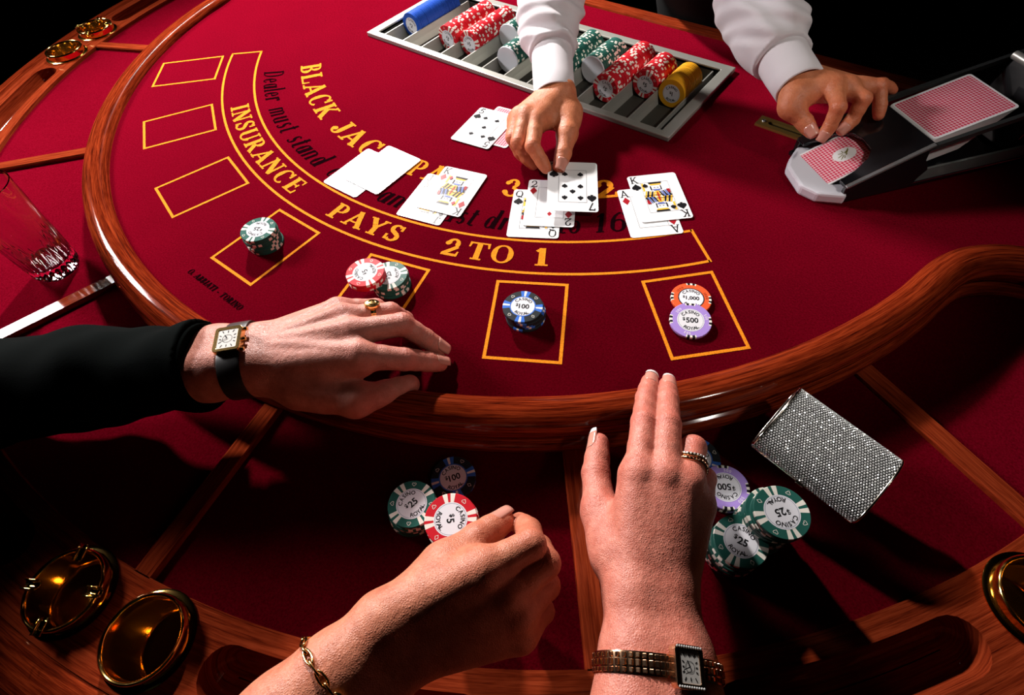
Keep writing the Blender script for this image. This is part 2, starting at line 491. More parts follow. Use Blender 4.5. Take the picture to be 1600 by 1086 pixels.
# ---------------------------------------------------------------- lettering engine: slab-serif letters drawn from strokes
def seg(x0, y0, x1, y1, w0, w1=None):
    w1 = w0 if w1 is None else w1
    dx, dy = x1 - x0, y1 - y0
    l = math.hypot(dx, dy) or 1
    nx, ny = -dy / l / 2, dx / l / 2
    n = max(1, int(l / 0.2))
    out = []
    for k in range(n):
        t0, t1 = k / n, (k + 1) / n
        wa, wb = w0 + (w1 - w0) * t0, w0 + (w1 - w0) * t1
        ax, ay, bx, by = x0 + dx * t0, y0 + dy * t0, x0 + dx * t1, y0 + dy * t1
        out.append([(ax + nx * wa, ay + ny * wa), (bx + nx * wb, by + ny * wb), (bx - nx * wb, by - ny * wb), (ax - nx * wa, ay - ny * wa)])
    return out
def arc(cx, cy, rx, ry, a0, a1, S, T, n=None, rev=False):
    """stroke whose outer edge is the ellipse; thick at the sides, thin at top and bottom (rev: the other way)"""
    n = n or max(6, int(abs(a1 - a0) / 13))
    out = []; prev = None
    for k in range(n + 1):
        a = rad(a0 + (a1 - a0) * k / n)
        q = sin(a) ** 2 if rev else cos(a) ** 2
        w = T + (S - T) * q
        o = (cx + rx * cos(a), cy + ry * sin(a))
        i = (cx + max(rx - w, 0.01) * cos(a), cy + max(ry - w, 0.01) * sin(a))
        if prev: out.append([prev[0], o, i, prev[1]])
        prev = (o, i)
    return out
def ball(x, y, r): return [[(x + r * cos(t), y + r * sin(t)) for t in np.linspace(0, 2 * pi, 12, endpoint=False)]]

def glyph(ch, S, T, F):
    """returns (advance, polygons) for a capital height of 1"""
    def sf(x, y, h=None):
        h = F if h is None else h
        yy = y + T * 0.5 if y < 0.5 else y - T * 0.5
        return seg(x - h, yy, x + h, yy, T)
    def stem(x, y0=0.0, y1=1.0, w=None): return seg(x, y0, x, y1, w or S)
    G = []
    X = S / 2
    if ch == ' ': return 0.45, []
    if ch == 'A':
        G = seg(.14, 0, .45, .98, T * 1.35) + seg(.43, 1, .78, 0, S) + seg(.24, .30, .66, .30, T) + sf(.14, 0, F * .8) + sf(.78, 0, F * .85) + sf(.41, 1, F * .45); return .93, G
    if ch == 'B':
        G = stem(.2) + arc(.36, .745, .26, .255, -90, 90, S * .9, T) + arc(.36, .27, .33, .27, -90, 90, S, T) + seg(.1, T / 2, .37, T / 2, T) + seg(.1, 1 - T / 2, .37, 1 - T / 2, T) + seg(.2, .515, .37, .515, T); G += sf(.2, 0, F * .8) + sf(.2, 1, F * .8); return .78, G
    if ch == 'C':
        G = arc(.44, .5, .37, .51, 42, 312, S, T) + seg(.72, .62, .72, .99, T * 1.4) + seg(.66, .80, .75, .86, T) ; return .84, G
    if ch == 'D':
        G = stem(.2) + arc(.38, .5, .38, .5, -90, 90, S, T) + seg(.1, T / 2, .39, T / 2, T) + seg(.1, 1 - T / 2, .39, 1 - T / 2, T) + sf(.2, 0, F * .8) + sf(.2, 1, F * .8); return .86, G
    if ch == 'E':
        G = stem(.2) + seg(.05, T / 2, .64, T / 2, T) + seg(.05, 1 - T / 2, .62, 1 - T / 2, T) + seg(.2, .52, .5, .52, T) + seg(.62, 0, .66, .30, T * 1.2, T * .8) + seg(.60, 1, .62, .72, T * 1.2, T * .8) + seg(.5, .40, .5, .64, T * .9); return .76, G
    if ch == 'I': return .46, stem(.23) + sf(.23, 0) + sf(.23, 1)
    if ch == 'J':
        G = stem(.42, .27, 1) + arc(.27, .27, .15 + X, .28, 180, 360, S, T) + sf(.42, 1) + ball(.16, .26, S * .55); return .64, G
    if ch == 'K':
        G = stem(.2) + seg(.66, .97, .25, .40, T * 1.3) + seg(.34, .58, .72, .02, S) + sf(.2, 0, F * .9) + sf(.2, 1, F * .9) + sf(.66, 1, F * .75) + sf(.74, 0, F * .8); return .90, G
    if ch == 'L':
        G = stem(.2) + seg(.05, T / 2, .66, T / 2, T) + seg(.64, 0, .67, .34, T * 1.3, T * .8) + sf(.2, 1); return .76, G
    if ch == 'N':
        G = stem(.17, 0, 1, T * 1.3) + stem(.74, 0, 1, T * 1.3) + seg(.17, .98, .74, .02, S * 1.05) + sf(.17, 0, F * .85) + sf(.74, 1, F * .85) + sf(.13, 1, F * .6); return .92, G
    if ch == 'O': return .92, arc(.46, .5, .42, .52, 0, 360, S, T)
    if ch == 'P':
        G = stem(.2) + arc(.37, .72, .31, .28, -90, 90, S, T) + seg(.1, 1 - T / 2, .38, 1 - T / 2, T) + seg(.2, .44 + T / 2, .38, .44 + T / 2, T) + sf(.2, 0) + sf(.2, 1, F * .8); return .76, G
    if ch == 'Q':
        G = arc(.46, .5, .38, .5, 0, 360, S, T) + seg(.36, .20, .80, -.04, T * 1.4); return .92, G
    if ch == 'R':
        G = stem(.2) + arc(.37, .73, .30, .27, -90, 90, S, T) + seg(.1, 1 - T / 2, .38, 1 - T / 2, T) + seg(.2, .46 + T / 2, .38, .46 + T / 2, T) + seg(.40, .48, .72, .02, S) + sf(.2, 0, F * .85) + sf(.2, 1, F * .8) + sf(.74, 0, F * .6); return .88, G
    if ch == 'S':
        G = arc(.37, .745, .27, .265, 35, 270, S * .9, T * 1.2) + arc(.37, .27, .30, .28, 90, -145, S * .9, T * 1.2) + seg(.22, .62, .52, .42, S * .9) + seg(.60, .68, .60, .98, T * 1.3) + seg(.12, .04, .12, .36, T * 1.3); return .74, G
    if ch == 'T':
        G = stem(.4) + seg(.04, 1 - T / 2, .76, 1 - T / 2, T) + seg(.05, 1, .02, .70, T * 1.3, T * .8) + seg(.75, 1, .78, .70, T * 1.3, T * .8) + sf(.4, 0); return .82, G
    if ch == 'U':
        G = stem(.2, .3, 1) + stem(.70, .3, 1, T * 1.4) + arc(.455, .32, .255 + X, .33, 180, 360, S, T) + sf(.2, 1, F * .8) + sf(.70, 1, F * .8); return .88, G
    if ch == 'Y':
        G = seg(.14, .98, .43, .45, S) + seg(.74, .98, .43, .45, T * 1.4) + stem(.43, 0, .5) + sf(.43, 0) + sf(.14, 1, F * .8) + sf(.74, 1, F * .7); return .86, G
    if ch == '1':
        G = stem(.28) + seg(.10, .80, .28, .97, T * 1.4) + sf(.28, 0); return .52, G
    if ch == '2':
        G = arc(.36, .70, .29, .31, 185, -35, S, T * 1.3) + seg(.60, .56, .12, .08, S * .85) + seg(.04, T * .7, .66, T * .7, T * 1.6) + seg(.64, 0, .68, .28, T * 1.3, T * .8) + ball(.14, .70, S * .55); return .76, G
    if ch == '3':
        G = arc(.34, .75, .25, .26, 165, -90, S, T * 1.2) + arc(.34, .26, .31, .28, 90, -165, S, T * 1.2) + ball(.13, .76, S * .5) + ball(.11, .24, S * .5); return .74, G
    if ch == '5':
        G = arc(.35, .32, .29, .34, 140, -160, S, T * 1.2) + seg(.16, .48, .2, .98, T * 1.3) + seg(.18, 1 - T, .60, 1 - T, T * 2) ; return .72, G
    if ch == '6':
        G = arc(.38, .31, .31, .32, 0, 360, S, T) + arc(.50, .46, .43, .54, 95, 190, S, T) + ball(.60, .90, S * .45); return .78, G
    if ch == '7':
        G = seg(.08, 1 - T, .66, 1 - T, T * 2) + seg(.62, .95, .26, 0, S * .9) + seg(.08, 1, .06, .72, T * 1.3); return .70, G
    if ch == '8':
        G = arc(.38, .755, .25, .25, 0, 360, S * .85, T) + arc(.38, .27, .30, .28, 0, 360, S, T); return .76, G
    if ch == '.': return .30, ball(.12, S * .5, S * .55)
    if ch == '-': return .50, seg(.08, .38, .42, .38, T * 1.6)
    xh = .64
    if ch == 'a': return .62, arc(.29, xh / 2, .23, xh / 2 + .01, 0, 360, S, T) + seg(.50, 0, .50, xh, S) + sf(.54, 0, F * .5)
    if ch == 'd': return .66, arc(.29, xh / 2, .23, xh / 2 + .01, 0, 360, S, T) + seg(.52, 0, .52, 1.02, S) + sf(.56, 0, F * .5) + seg(.40, 1.0, .55, 1.0, T)
    if ch == 'e': return .58, arc(.29, xh / 2, .24, xh / 2 + .01, 0, 320, S, T) + seg(.10, .33, .50, .33, T)
    if ch == 'l': return .34, seg(.17, 0, .17, 1.02, S) + seg(.05, 1.0, .2, 1.0, T) + sf(.21, 0, F * .6)
    if ch == 'm': return .98, sum([seg(x, 0, x, xh - (.1 if x > .2 else 0), S * .9) for x in (.14, .45, .76)], []) + arc(.30, xh - .2, .15 + X, .2, 0, 150, S, T) + arc(.61, xh - .2, .15 + X, .2, 0, 150, S, T) + sf(.80, 0, F * .5)
    if ch == 'n': return .68, seg(.14, 0, .14, xh, S * .95) + seg(.49, 0, .49, xh - .15, S * .95) + arc(.32, xh - .2, .17 + X, .2, 0, 150, S, T) + sf(.53, 0, F * .5)
    if ch == 'o': return .60, arc(.30, xh / 2, .25, xh / 2 + .01, 0, 360, S, T)
    if ch == 'r': return .48, seg(.14, 0, .14, xh, S) + arc(.32, xh - .17, .19, .18, 40, 170, S, T * 1.2) + ball(.42, xh - .08, S * .5)
    if ch == 's': return .50, arc(.26, xh * .74, .17, xh * .27, 40, 270, S * .8, T) + arc(.26, xh * .27, .19, xh * .28, 90, -150, S * .8, T) + seg(.17, xh * .6, .36, xh * .42, S * .8)
    if ch == 't': return .42, seg(.2, .05, .2, .86, S) + seg(.05, xh, .38, xh, T) + arc(.33, .15, .13 + X, .16, 180, 300, S, T)
    if ch == 'u': return .68, seg(.14, .15, .14, xh, S * .95) + seg(.49, 0, .49, xh, S * .95) + arc(.32, .2, .17 + X, .21, 180, 330, S, T) + sf(.53, 0, F * .5)
    if ch == 'w': return .86, seg(.10, xh, .26, 0, S) + seg(.26, 0, .43, xh, T) + seg(.43, xh, .58, 0, S) + seg(.58, 0, .76, xh, T * 1.2)
    return .5, []

def text_polys(s, S, T, F, slant=0.0, track=0.0):
    x = 0; out = []
    for ch in s:
        adv, polys = glyph(ch, S, T, F)
        for p in polys: out.append([(q[0] + x + slant * q[1], q[1]) for q in p])
        x += adv + track
    return out, x - track

def arc_text(mb, s, r0, h, a0, a1, S, T, F, slant=0.0, z=0.0004):
    """letters of height h standing on radius r0 about the layout centre, filling angles a0..a1 (deg, 0 = towards the players)"""
    polys, w = text_polys(s, S, T, F, slant, 0.06)
    for i_p, p in enumerate(polys):
        v = []
        z_ = z + 5e-6 * (i_p % 40)
        for x, y in p:
            a = rad(a0 + (a1 - a0) * x / w - 90)
            rr = r0 - y * h
            v.append((rr * cos(a), rr * sin(a), z_))
        mb.add(v, [tuple(range(len(v)))])

ZP = 0.00035
G_ = MB()
GS = (0.215, 0.085, 0.20)
for s, a0, a1 in (('INSURANCE', -31.6, -4.9), ('PAYS', 1.9, 13.2), ('2', 18.8, 21.1), ('TO', 21.9, 27.6), ('1', 29.8, 31.7)):
    G_ = MB(); arc_text(G_, s, 0.5880, 0.0285, a0, a1, *GS, z=ZP); part(G_.obj('insurance_word', GOLD))
for s, a0, a1 in (('BLACK', -41.4, -19.0), ('JACK', -15.6, 2.4), ('PAYS', 5.6, 19.6), ('3', 23.2, 26.4), ('TO', 28.6, 35.0), ('2', 38.0, 41.9)):
    G_ = MB(); arc_text(G_, s, 0.4710, 0.0350, a0, a1, *GS, z=ZP); part(G_.obj('payout_word', GOLD))
for s, a0, a1 in (('Dealer', -41.4, -30.4), ('must', -28.0, -19.6), ('stand', -17.6, -7.6), ('on', -5.2, -1.2), ('17', 0.6, 3.4), ('and', 5.4, 12.0), ('must', 13.4, 21.0), ('draw', 22.2, 30.6), ('to', 32.2, 35.4), ('16', 37.0, 41.6)):
    G_ = MB(); arc_text(G_, s, 0.5330, 0.0335, a0, a1, 0.17, 0.055, 0.15, slant=0.22, z=ZP); part(G_.obj('dealer_rule_word', BLACKPRINT))
polys, w = text_polys('O. ABBIATI - TORINO', 0.24, 0.10, 0.2, 0.18, 0.05)
G_ = MB()
for i_p, p in enumerate(polys): G_.add([(-0.044 + 0.104 * x / w, -0.7520 + 0.0078 * y, ZP + 5e-6 * (i_p % 40)) for x, y in p], [tuple(range(len(p)))])
part(G_.obj('maker_lettering', BLACKPRINT))
# insurance band
LW = 0.0036
band = MB()
EH = rad(49.3)
def ring_strip(mb, r, lw, a0, a1, n=90):
    rows = [[Vector((q * cos(a), q * sin(a), ZP)) for q in (r - lw / 2, r + lw / 2)] for a in np.linspace(a0, a1, n)]
    mb.grid(rows)
ring_strip(band, 0.6, LW, -pi / 2 - EH, -pi / 2 + EH)
ring_strip(band, 0.5483, LW, -pi / 2 - EH, -pi / 2 + EH)
for s in (-1, 1):
    a = -pi / 2 + s * EH
    u = Vector((cos(a), sin(a), 0)); t = Vector((-u.y, u.x, 0)) * LW / 2
    band.add([u * 0.5465 - t + Vector((0, 0, ZP)), u * 0.6018 - t + Vector((0, 0, ZP)), u * 0.6018 + t + Vector((0, 0, ZP)), u * 0.5465 + t + Vector((0, 0, ZP))], [(0, 1, 2, 3)])
part(band.obj('insurance_band', GOLD))
# seven betting boxes
for k in range(7):
    a = -pi / 2 + (k - 3) * 0.26278
    u = Vector((cos(a), sin(a), 0)); t = Vector((-u.y, u.x, 0)); zz = Vector((0, 0, ZP))
    o = [u * 0.7212 - t * 0.0408, u * 0.6134 - t * 0.0408, u * 0.6134 + t * 0.0408, u * 0.7212 + t * 0.0408]
    l = LW
    i_ = [u * (0.7212 - l) - t * (0.0408 - l), u * (0.6134 + l) - t * (0.0408 - l), u * (0.6134 + l) + t * (0.0408 - l), u * (0.7212 - l) + t * (0.0408 - l)]
    mb = MB()
    mb.add([p + zz for p in o + i_], [(j, (j + 1) % 4, 4 + (j + 1) % 4, 4 + j) for j in range(4)])
    part(mb.obj('betting_box', GOLD))
# brass drop slot plate by the shoe
slotp = empty('drop_slot_plate', (0.425, -0.104, -0.0022), (0, 0, rad(-3)), label='brass drop slot plate with a screw, set in the felt beside the shoe', cat='slot plate')
MATS_BR = mat('aged_brass', (0.42, 0.27, 0.07), 0.42, 0.75)
out = [(-0.034, -0.0115), (0.06, -0.0115), (0.06, 0.0115), (-0.034, 0.0115)]
hol = [(-0.016 + 0.004 * cos(t), 0.004 * sin(t)) for t in np.linspace(pi / 2, 3 * pi / 2, 8)] + [(0.052, -0.004), (0.052, 0.004)]
fill_poly(out, [hol], z=0.0035, thick=0.0035).obj('plate', MATS_BR, slotp)
MB().box(-0.02, 0.056, -0.006, 0.006, 0.0002, 0.0006).obj('slot', BLACKPL, slotp)
sc = MB().lathe([(0.0, 0.0046), (0.0025, 0.0046), (0.0033, 0.0036)], 16, T=Matrix.Translation((-0.026, 0, 0))).obj('screw', STEEL, slotp, smooth=True, angle=30)
MB().box(-0.0285, -0.0235, -0.0005, 0.0005, 0.0046, 0.0048).obj('screw_slot', BLACKPL, sc)

# ================================================================ lettering in plain sans for chips
_fc = {}
def font_mesh(s, bold=0.026):
    if (s, bold) in _fc: return _fc[(s, bold)]
    cu = bpy.data.curves.new('tmp', 'FONT'); cu.body = s; cu.offset = bold; cu.resolution_u = 3
    o = bpy.data.objects.new('tmp', cu); COL.objects.link(o)
    bpy.context.view_layer.update()
    ev = o.evaluated_get(bpy.context.evaluated_depsgraph_get()); me = ev.to_mesh()
    V = [(v.co.x, v.co.y) for v in me.vertices]; Fc = [tuple(p.vertices) for p in me.polygons]
    ev.to_mesh_clear(); bpy.data.objects.remove(o); bpy.data.curves.remove(cu)
    x0 = min(v[0] for v in V); x1 = max(v[0] for v in V)
    V = [(v[0] - x0, v[1]) for v in V]
    _fc[(s, bold)] = (V, Fc, x1 - x0)
    return _fc[(s, bold)]
def put_line(mb, s, cx, cy, h, z, wmax=None):
    V, F_, w = font_mesh(s); k = h / 0.72
    kx = k if wmax is None else min(k, wmax / w)
    mb.add([(cx + (x - w / 2) * kx, cy + y * k, z) for x, y in V], F_)
def put_arc(mb, s, r, h, amid, span, z, top=True):
    k = h / 0.72
    ws = [font_mesh(c)[2] + 0.12 for c in s]; tot = sum(ws); x = 0
    for c, w in zip(s, ws):
        V, F_, w0 = font_mesh(c)
        m = (x + w / 2) / tot - 0.5
        a = amid - m * span if top else amid + m * span
        x += w
        pts = []
        for vx, vy in V:
            lx = (vx - w0 / 2) * k; ly = vy * k
            if top:
                rr = r + ly; aa = a - lx / (r + h / 2)
            else:
                rr = r - ly; aa = a + lx / (r - h / 2)
            pts.append((rr * cos(aa), rr * sin(aa), z))
        mb.add(pts, F_)

# suit outlines
def suit_outline(kind, n=40):
    if kind == 'diamond': return [(0, -.6), (.44, 0), (0, .6), (-.44, 0)]
    if kind in ('heart', 'spade'):
        P = []
        for k in range(n):
            t = 2 * pi * k / n
            x = 16 * sin(t) ** 3 / 30; y = (13 * cos(t) - 5 * cos(2 * t) - 2 * cos(3 * t) - cos(4 * t)) / 30 + 0.08
            P.append((x, y))
        if kind == 'heart': return P
        P = [(x, -y + .06) for x, y in P]
        # stalk
        i0 = min(range(len(P)), key=lambda i: (P[i][0] - .07) ** 2 + (P[i][1] + .12) ** 2)
        i1 = min(range(len(P)), key=lambda i: (P[i][0] + .07) ** 2 + (P[i][1] + .12) ** 2)
        return P
    if kind == 'club':
        P = []
        for c, a0, a1 in (((0, .27), -35, 215), ((-.27, -.10), 60, 300), ((.27, -.10), -120, 120)):
            P += [(c[0] + .25 * cos(rad(a)), c[1] + .25 * sin(rad(a))) for a in np.linspace(a0, a1, 14)]
        return P
def suit_polys(kind):
    if kind == 'club':
        L_ = [[(c[0] + .26 * cos(t), c[1] + .26 * sin(t)) for t in np.linspace(0, 2 * pi, 18, endpoint=False)] for c in ((0, .28), (-.28, -.08), (.28, -.08))]
        return L_ + [[(-.06, .1), (-.17, -.55), (.17, -.55), (.06, .1)]]
    p = [suit_outline(kind)]
    if kind == 'spade': p.append([(-.05, 0), (-.17, -.56), (.17, -.56), (.05, 0)])
    return p
def line_loop(mb, pts, w, z, T=None):
    n = len(pts)
    for i in range(n):
        for q in seg(*pts[i], *pts[(i + 1) % n], w):
            mb.add([(T @ Vector((x, y, z))) if T is not None else (x, y, z) for x, y in q], [(0, 1, 2, 3)])

# ================================================================ gaming chips
R_C, T_C, R_I = 0.02125, 0.0034, 0.0137
NS = 96
def sector_cols(kind):
    """material slot of each of the 96 rim sectors"""
    c = [0] * NS
    for g in range(4):
        m = g * 24
        if kind in ('25', '5'):
            for d in (-4, -3, -2, 1, 2, 3): c[(m + d) % NS] = 1
        elif kind == '100':
            for d in (-4, -3, -2, 1, 2, 3): c[(m + d) % NS] = 2
            for d in (-1, 0): c[(m + d) % NS] = 1
        elif kind in ('500', '1000'):
            for d, q in ((-4, 1), (-3, 2), (-2, 2), (-1, 1), (0, 1), (1, 2), (2, 2), (3, 1)): c[(m + d) % NS] = q
    return c
CHIPM = {'25': [P_GREEN, P_WHT, P_WHT], '5': [P_RED, P_WHT, P_WHT], '100': [P_BLACK, P_WHT, P_BLUE], '500': [P_PURP, P_WHT, P_TXT],
         '1000': [P_ORNG, P_WHT, P_TXT], '2': [P_ROYAL, P_WHT, P_WHT], '1': [P_YEL, P_WHT, P_WHT]}
def chip_body(kind):
    cols = sector_cols(kind)
    rim_only = kind in ('500', '1000')
    b = 0.00045
    prof = [(0.0, 0.0), (R_I, 0.0), (R_C * 0.86, 0.0), (R_C - b, 0.0), (R_C, b), (R_C, T_C - b), (R_C - b, T_C), (R_C * 0.86, T_C), (R_I, T_C)]
    mb = MB()
    for s in range(NS):
        a0, a1 = 2 * pi * (s - .5) / NS, 2 * pi * (s + .5) / NS
        for j in range(1, len(prof) - 1):
            (r0, z0), (r1, z1) = prof[j], prof[j + 1]
            inner_band = j in (1, 7)
            m = 0 if (rim_only and inner_band) else cols[s]
            mb.add([(r0 * cos(a0), r0 * sin(a0), z0), (r1 * cos(a0), r1 * sin(a0), z1), (r1 * cos(a1), r1 * sin(a1), z1), (r0 * cos(a1), r0 * sin(a1), z0)], [(0, 1, 2, 3)], m)
    for z in (0.0, T_C):
        mb.add([(R_I * cos(2 * pi * (s - .5) / NS), R_I * sin(2 * pi * (s - .5) / NS), z) for s in range(NS)], [tuple(range(NS))], 0)
    return mb.mesh('chip_' + kind, CHIPM[kind])
CHIP = {k: chip_body(k) for k in CHIPM}
def inlay_mesh(kind):
    mb = MB(); z = T_C + 0.0001
    ringm = {'100': 1, '1000': 2}.get(kind, 0)
    def annulus(r0, r1, m):
        n = 48
        for k in range(n):
            a0, a1 = 2 * pi * k / n, 2 * pi * (k + 1) / n
            if r0 == 0: mb.add([(0, 0, z), (r1 * cos(a0), r1 * sin(a0), z), (r1 * cos(a1), r1 * sin(a1), z)], [(0, 1, 2)], m)
            else: mb.add([(r0 * cos(a0), r0 * sin(a0), z), (r1 * cos(a0), r1 * sin(a0), z), (r1 * cos(a1), r1 * sin(a1), z), (r0 * cos(a1), r0 * sin(a1), z)], [(0, 1, 2, 3)], m)
    annulus(0, R_I * .905, 0); annulus(R_I * .905, R_I * .935, 3); annulus(R_I * .935, R_I * 1.0, ringm)
    return mb.mesh('inlay_' + kind, [P_INL, P_BLUE, P_TXT, mat('inlay_line_' + kind, (0.25, 0.27, 0.33), 0.3)])
def text_mesh(kind):
    mb = MB(); z = T_C + 0.0002
    put_arc(mb, 'CASINO', R_I * .60, R_I * .26, pi / 2, rad(118), z, True)
    put_arc(mb, 'ROYAL', R_I * .86, R_I * .26, -pi / 2, rad(84), z, False)
    val = {'1000': '1,000'}.get(kind, kind)
    hh = R_I * (.44 if len(val) <= 3 else .36)
    put_line(mb, val, R_I * .10, -hh / 2, hh, z, R_I * 1.12)
    V, F_, w = font_mesh(val); ww = min(w * hh / .72, R_I * 1.12)
    put_line(mb, '$', R_I * .10 - ww / 2 - R_I * .15, -hh * .05, hh * .62, z)
    return mb.mesh('text_' + kind, P_TXT)
def marks_mesh(kind):
    z = T_C + 0.0001
    if kind in ('500', '1000'):
        mb = MB(); put_arc(mb, kind, R_C * .705, R_C * .13, pi / 2, rad(26 if kind == '500' else 34), z, True)
        me = mb.mesh('marks_' + kind, P_PALE if kind == '500' else P_BRWN)
        return [(me, rad(45) + k * 2 * pi / 3) for k in range(3)]
    out = []
    for k, s in enumerate(('heart', 'spade', 'club', 'diamond')):
        mb = MB(); line_loop(mb, [(x * .0034, R_C * .82 + y * .0034) for x, y in suit_outline(s, 24)], 0.00038, z)
        out.append((mb.mesh('mark_' + s, P_WHT), -pi / 4 + k * pi / 2))
    return out
INL = {k: inlay_mesh(k) for k in CHIPM}; TXT = {k: text_mesh(k) for k in CHIPM}; MRK = {k: marks_mesh(k) for k in CHIPM}

ORD = ['first', 'second', 'third', 'fourth', 'fifth', 'sixth', 'seventh', 'eighth', 'ninth', 'tenth', 'eleventh', 'twelfth', 'thirteenth', 'fourteenth', 'fifteenth', 'sixteenth',
       'seventeenth', 'eighteenth', 'nineteenth', 'twentieth'] + ['twenty-' + x for x in ('first', 'second', 'third', 'fourth', 'fifth', 'sixth', 'seventh', 'eighth', 'ninth')] + ['thirtieth'] + ['thirty-' + x for x in ('first', 'second', 'third', 'fourth', 'fifth', 'sixth')]
COLN = {'25': 'green', '5': 'red', '100': 'black and blue', '500': 'purple', '1000': 'orange', '2': 'blue', '1': 'yellow'}
def chip(kind, M, label, group=None, face=True):
    o = link('casino_chip', CHIP[kind], label=label, cat='casino chip', group=group)
    o.matrix_world = M
    if face:
        i = link('inlay', INL[kind], o); link('lettering', TXT[kind], i)
        if kind not in ('1', '2'):
            for me, a in MRK[kind]: link('rim_mark', me, o, rot=(0, 0, a))
    return o
def pix_angle(px, py, rx, ry, z):
    a = at(px, py, z); b = at(px + rx * 10, py + ry * 10, z)
    return math.atan2(b.y - a.y, b.x - a.x)
def stack(kind, px, py, z0, n, right, where, wob=0.0009, below=None):
    """n chips standing on height z0; px,py is the middle of the top face in the photo"""
    zt = z0 + n * T_C
    c = at(px, py, zt)
    ang = pix_angle(px, py, *right, zt)
    for k in range(n):                       # k = 0 is the top chip
        dx, dy = (0, 0) if k == 0 else rng.uniform(-wob, wob, 2)
        if below and k >= below[0]: dx += below[1]; dy += below[2]
        M = Matrix.Translation((c.x + dx, c.y + dy, zt - (k + 1) * T_C)) @ Matrix.Rotation(ang if k == 0 else rng.uniform(0, 6.28), 4, 'Z')
        nm = COLN[kind]
        val = f'{kind} dollar'
        if n == 1: lab = f'{nm} {val} casino chip {where}'
        elif k == 0: lab = f'topmost {nm} {val} chip of the stack {where}'
        elif k == n - 1: lab = f'bottom {nm} casino chip of the stack {where}'
        else: lab = f'{nm} casino chip, {ORD[k]} from top of the stack {where}'
        chip(kind, M, lab, f'{nm} chips stacked {where}', face=(k == 0))

stack('25', 403, 358, 0.0004, 7, (-1, -.1), 'in the fourth betting box')
stack('25', 607, 430, 0.0004, 5, (-.3, -.9), 'under the red chips')
stack('5', 570.3, 424.8, 0.0004 + 5 * T_C, 3, (-.5, -.9), 'on the green chips')
stack('100', 816.8, 478.5, 0.0004, 5, (1, .08), 'in betting box six', below=(1, 0.002, 0.0015))
# thousand and five hundred in the last box; the purple chip leans on the orange one
c = at(1080, 465.5, 0.0038)
chip('1000', Matrix.Translation((c.x, c.y, 0.0004)) @ Matrix.Rotation(pix_angle(1080, 465, 1, .08, 0.004), 4, 'Z'), 'orange thousand dollar casino chip half covered by a purple chip', 'chips in the last betting box')
c2 = at(1079, 500.5, 0.0055)
d = Vector((c.x - c2.x, c.y - c2.y, 0)).normalized()
tilt = Matrix.Rotation(math.asin(0.0036 / 0.036), 4, Vector((d.y, -d.x, 0)))
chip('500', Matrix.Translation((c2.x, c2.y, 0.0030)) @ tilt @ Matrix.Rotation(pix_angle(1079, 500, 1, .05, 0.005), 4, 'Z'), 'purple five hundred dollar casino chip leaning on the orange chip', 'chips in the last betting box')
ZF = ZA + 0.0002
stack('25', 643, 787, ZF, 8, (.75, -.65), 'left of the pinching hand', below=(4, -0.003, -0.002))
stack('100', 708, 746, ZF, 2, (1, -.35), 'behind the pinching hand')
stack('5', 704, 811, ZF, 18, (.1, 1), 'beside the pinching hand')
stack('25', 1158, 845, ZF, 11, (.9, .45), 'nearest the bracelet watch')
stack('25', 1222, 800, ZF, 18, (-1, .28), 'touching the clutch', below=(3, -0.003, 0.001))
stack('500', 1134, 761, ZF, 2, (-1, -.03), 'beside the ringed finger')
stack('100', 1090, 716, ZF, 1, (1, .4), 'half hidden by the ringed finger')

# ================================================================ dealer's chip tray
tray = empty('chip_tray', ((TX0 + TX1) / 2, (TY0 + TY1) / 2, 0), label='grey metal chip tray with twelve slots let into the dealer side', cat='chip tray')
ox, oy = (TX0 + TX1) / 2, (TY0 + TY1) / 2
def tl_(mb, name, m, **k):
    o = mb.obj(name, m, tray, **k)
    o.matrix_parent_inverse = Matrix.Translation((ox, oy, 0)).inverted()
    return o
fw = 0.017
fo = [(TX0, TY0), (TX1, TY0), (TX1, TY1), (TX0, TY1)]
fi = [(TX0 + fw, TY0 + fw * .75), (TX1 - fw, TY0 + fw * .75), (TX1 - fw, TY1 - fw), (TX0 + fw, TY1 - fw)]
tl_(fill_poly(fo, [fi], z=0.0045, thick=0.006), 'rim', STEEL, bevel=0.0012)
tl_(MB().box(TX0 + .01, TX1 - .01, TY0 + .008, TY1 - .012, -0.026, -0.0225), 'floor_plate', DARKTRAY)
for nm, b in (('side_wall', (TX0 + .012, TX0 + fw, TY0 + .01, TY1 - .014)), ('side_wall', (TX1 - fw, TX1 - .012, TY0 + .01, TY1 - .014)), ('end_wall', (TX0 + .012, TX1 - .012, TY0 + .009, TY0 + fw * .75)), ('end_wall', (TX0 + .012, TX1 - .012, TY1 - fw, TY1 - .013))):
    tl_(MB().box(*b, -0.024, 0.002), nm, DARKTRAY)
PITCH = 0.0457
XD = [-0.268 + PITCH * k for k in range(13)]
for x in XD:
    mb = MB()
    y0, y1 = TY0 + fw * .75, TY1 - fw
    pf = [(-0.0045, -0.0225), (-0.0022, -0.012), (-0.0012, -0.004), (-0.0010, -0.001), (0.0010, -0.001), (0.0012, -0.004), (0.0022, -0.012), (0.0045, -0.0225)]
    mb.grid([[Vector((x + p[0], y, p[1])) for p in pf] for y in (y0, y1)])
    tl_(mb, 'slot_divider', STEEL)
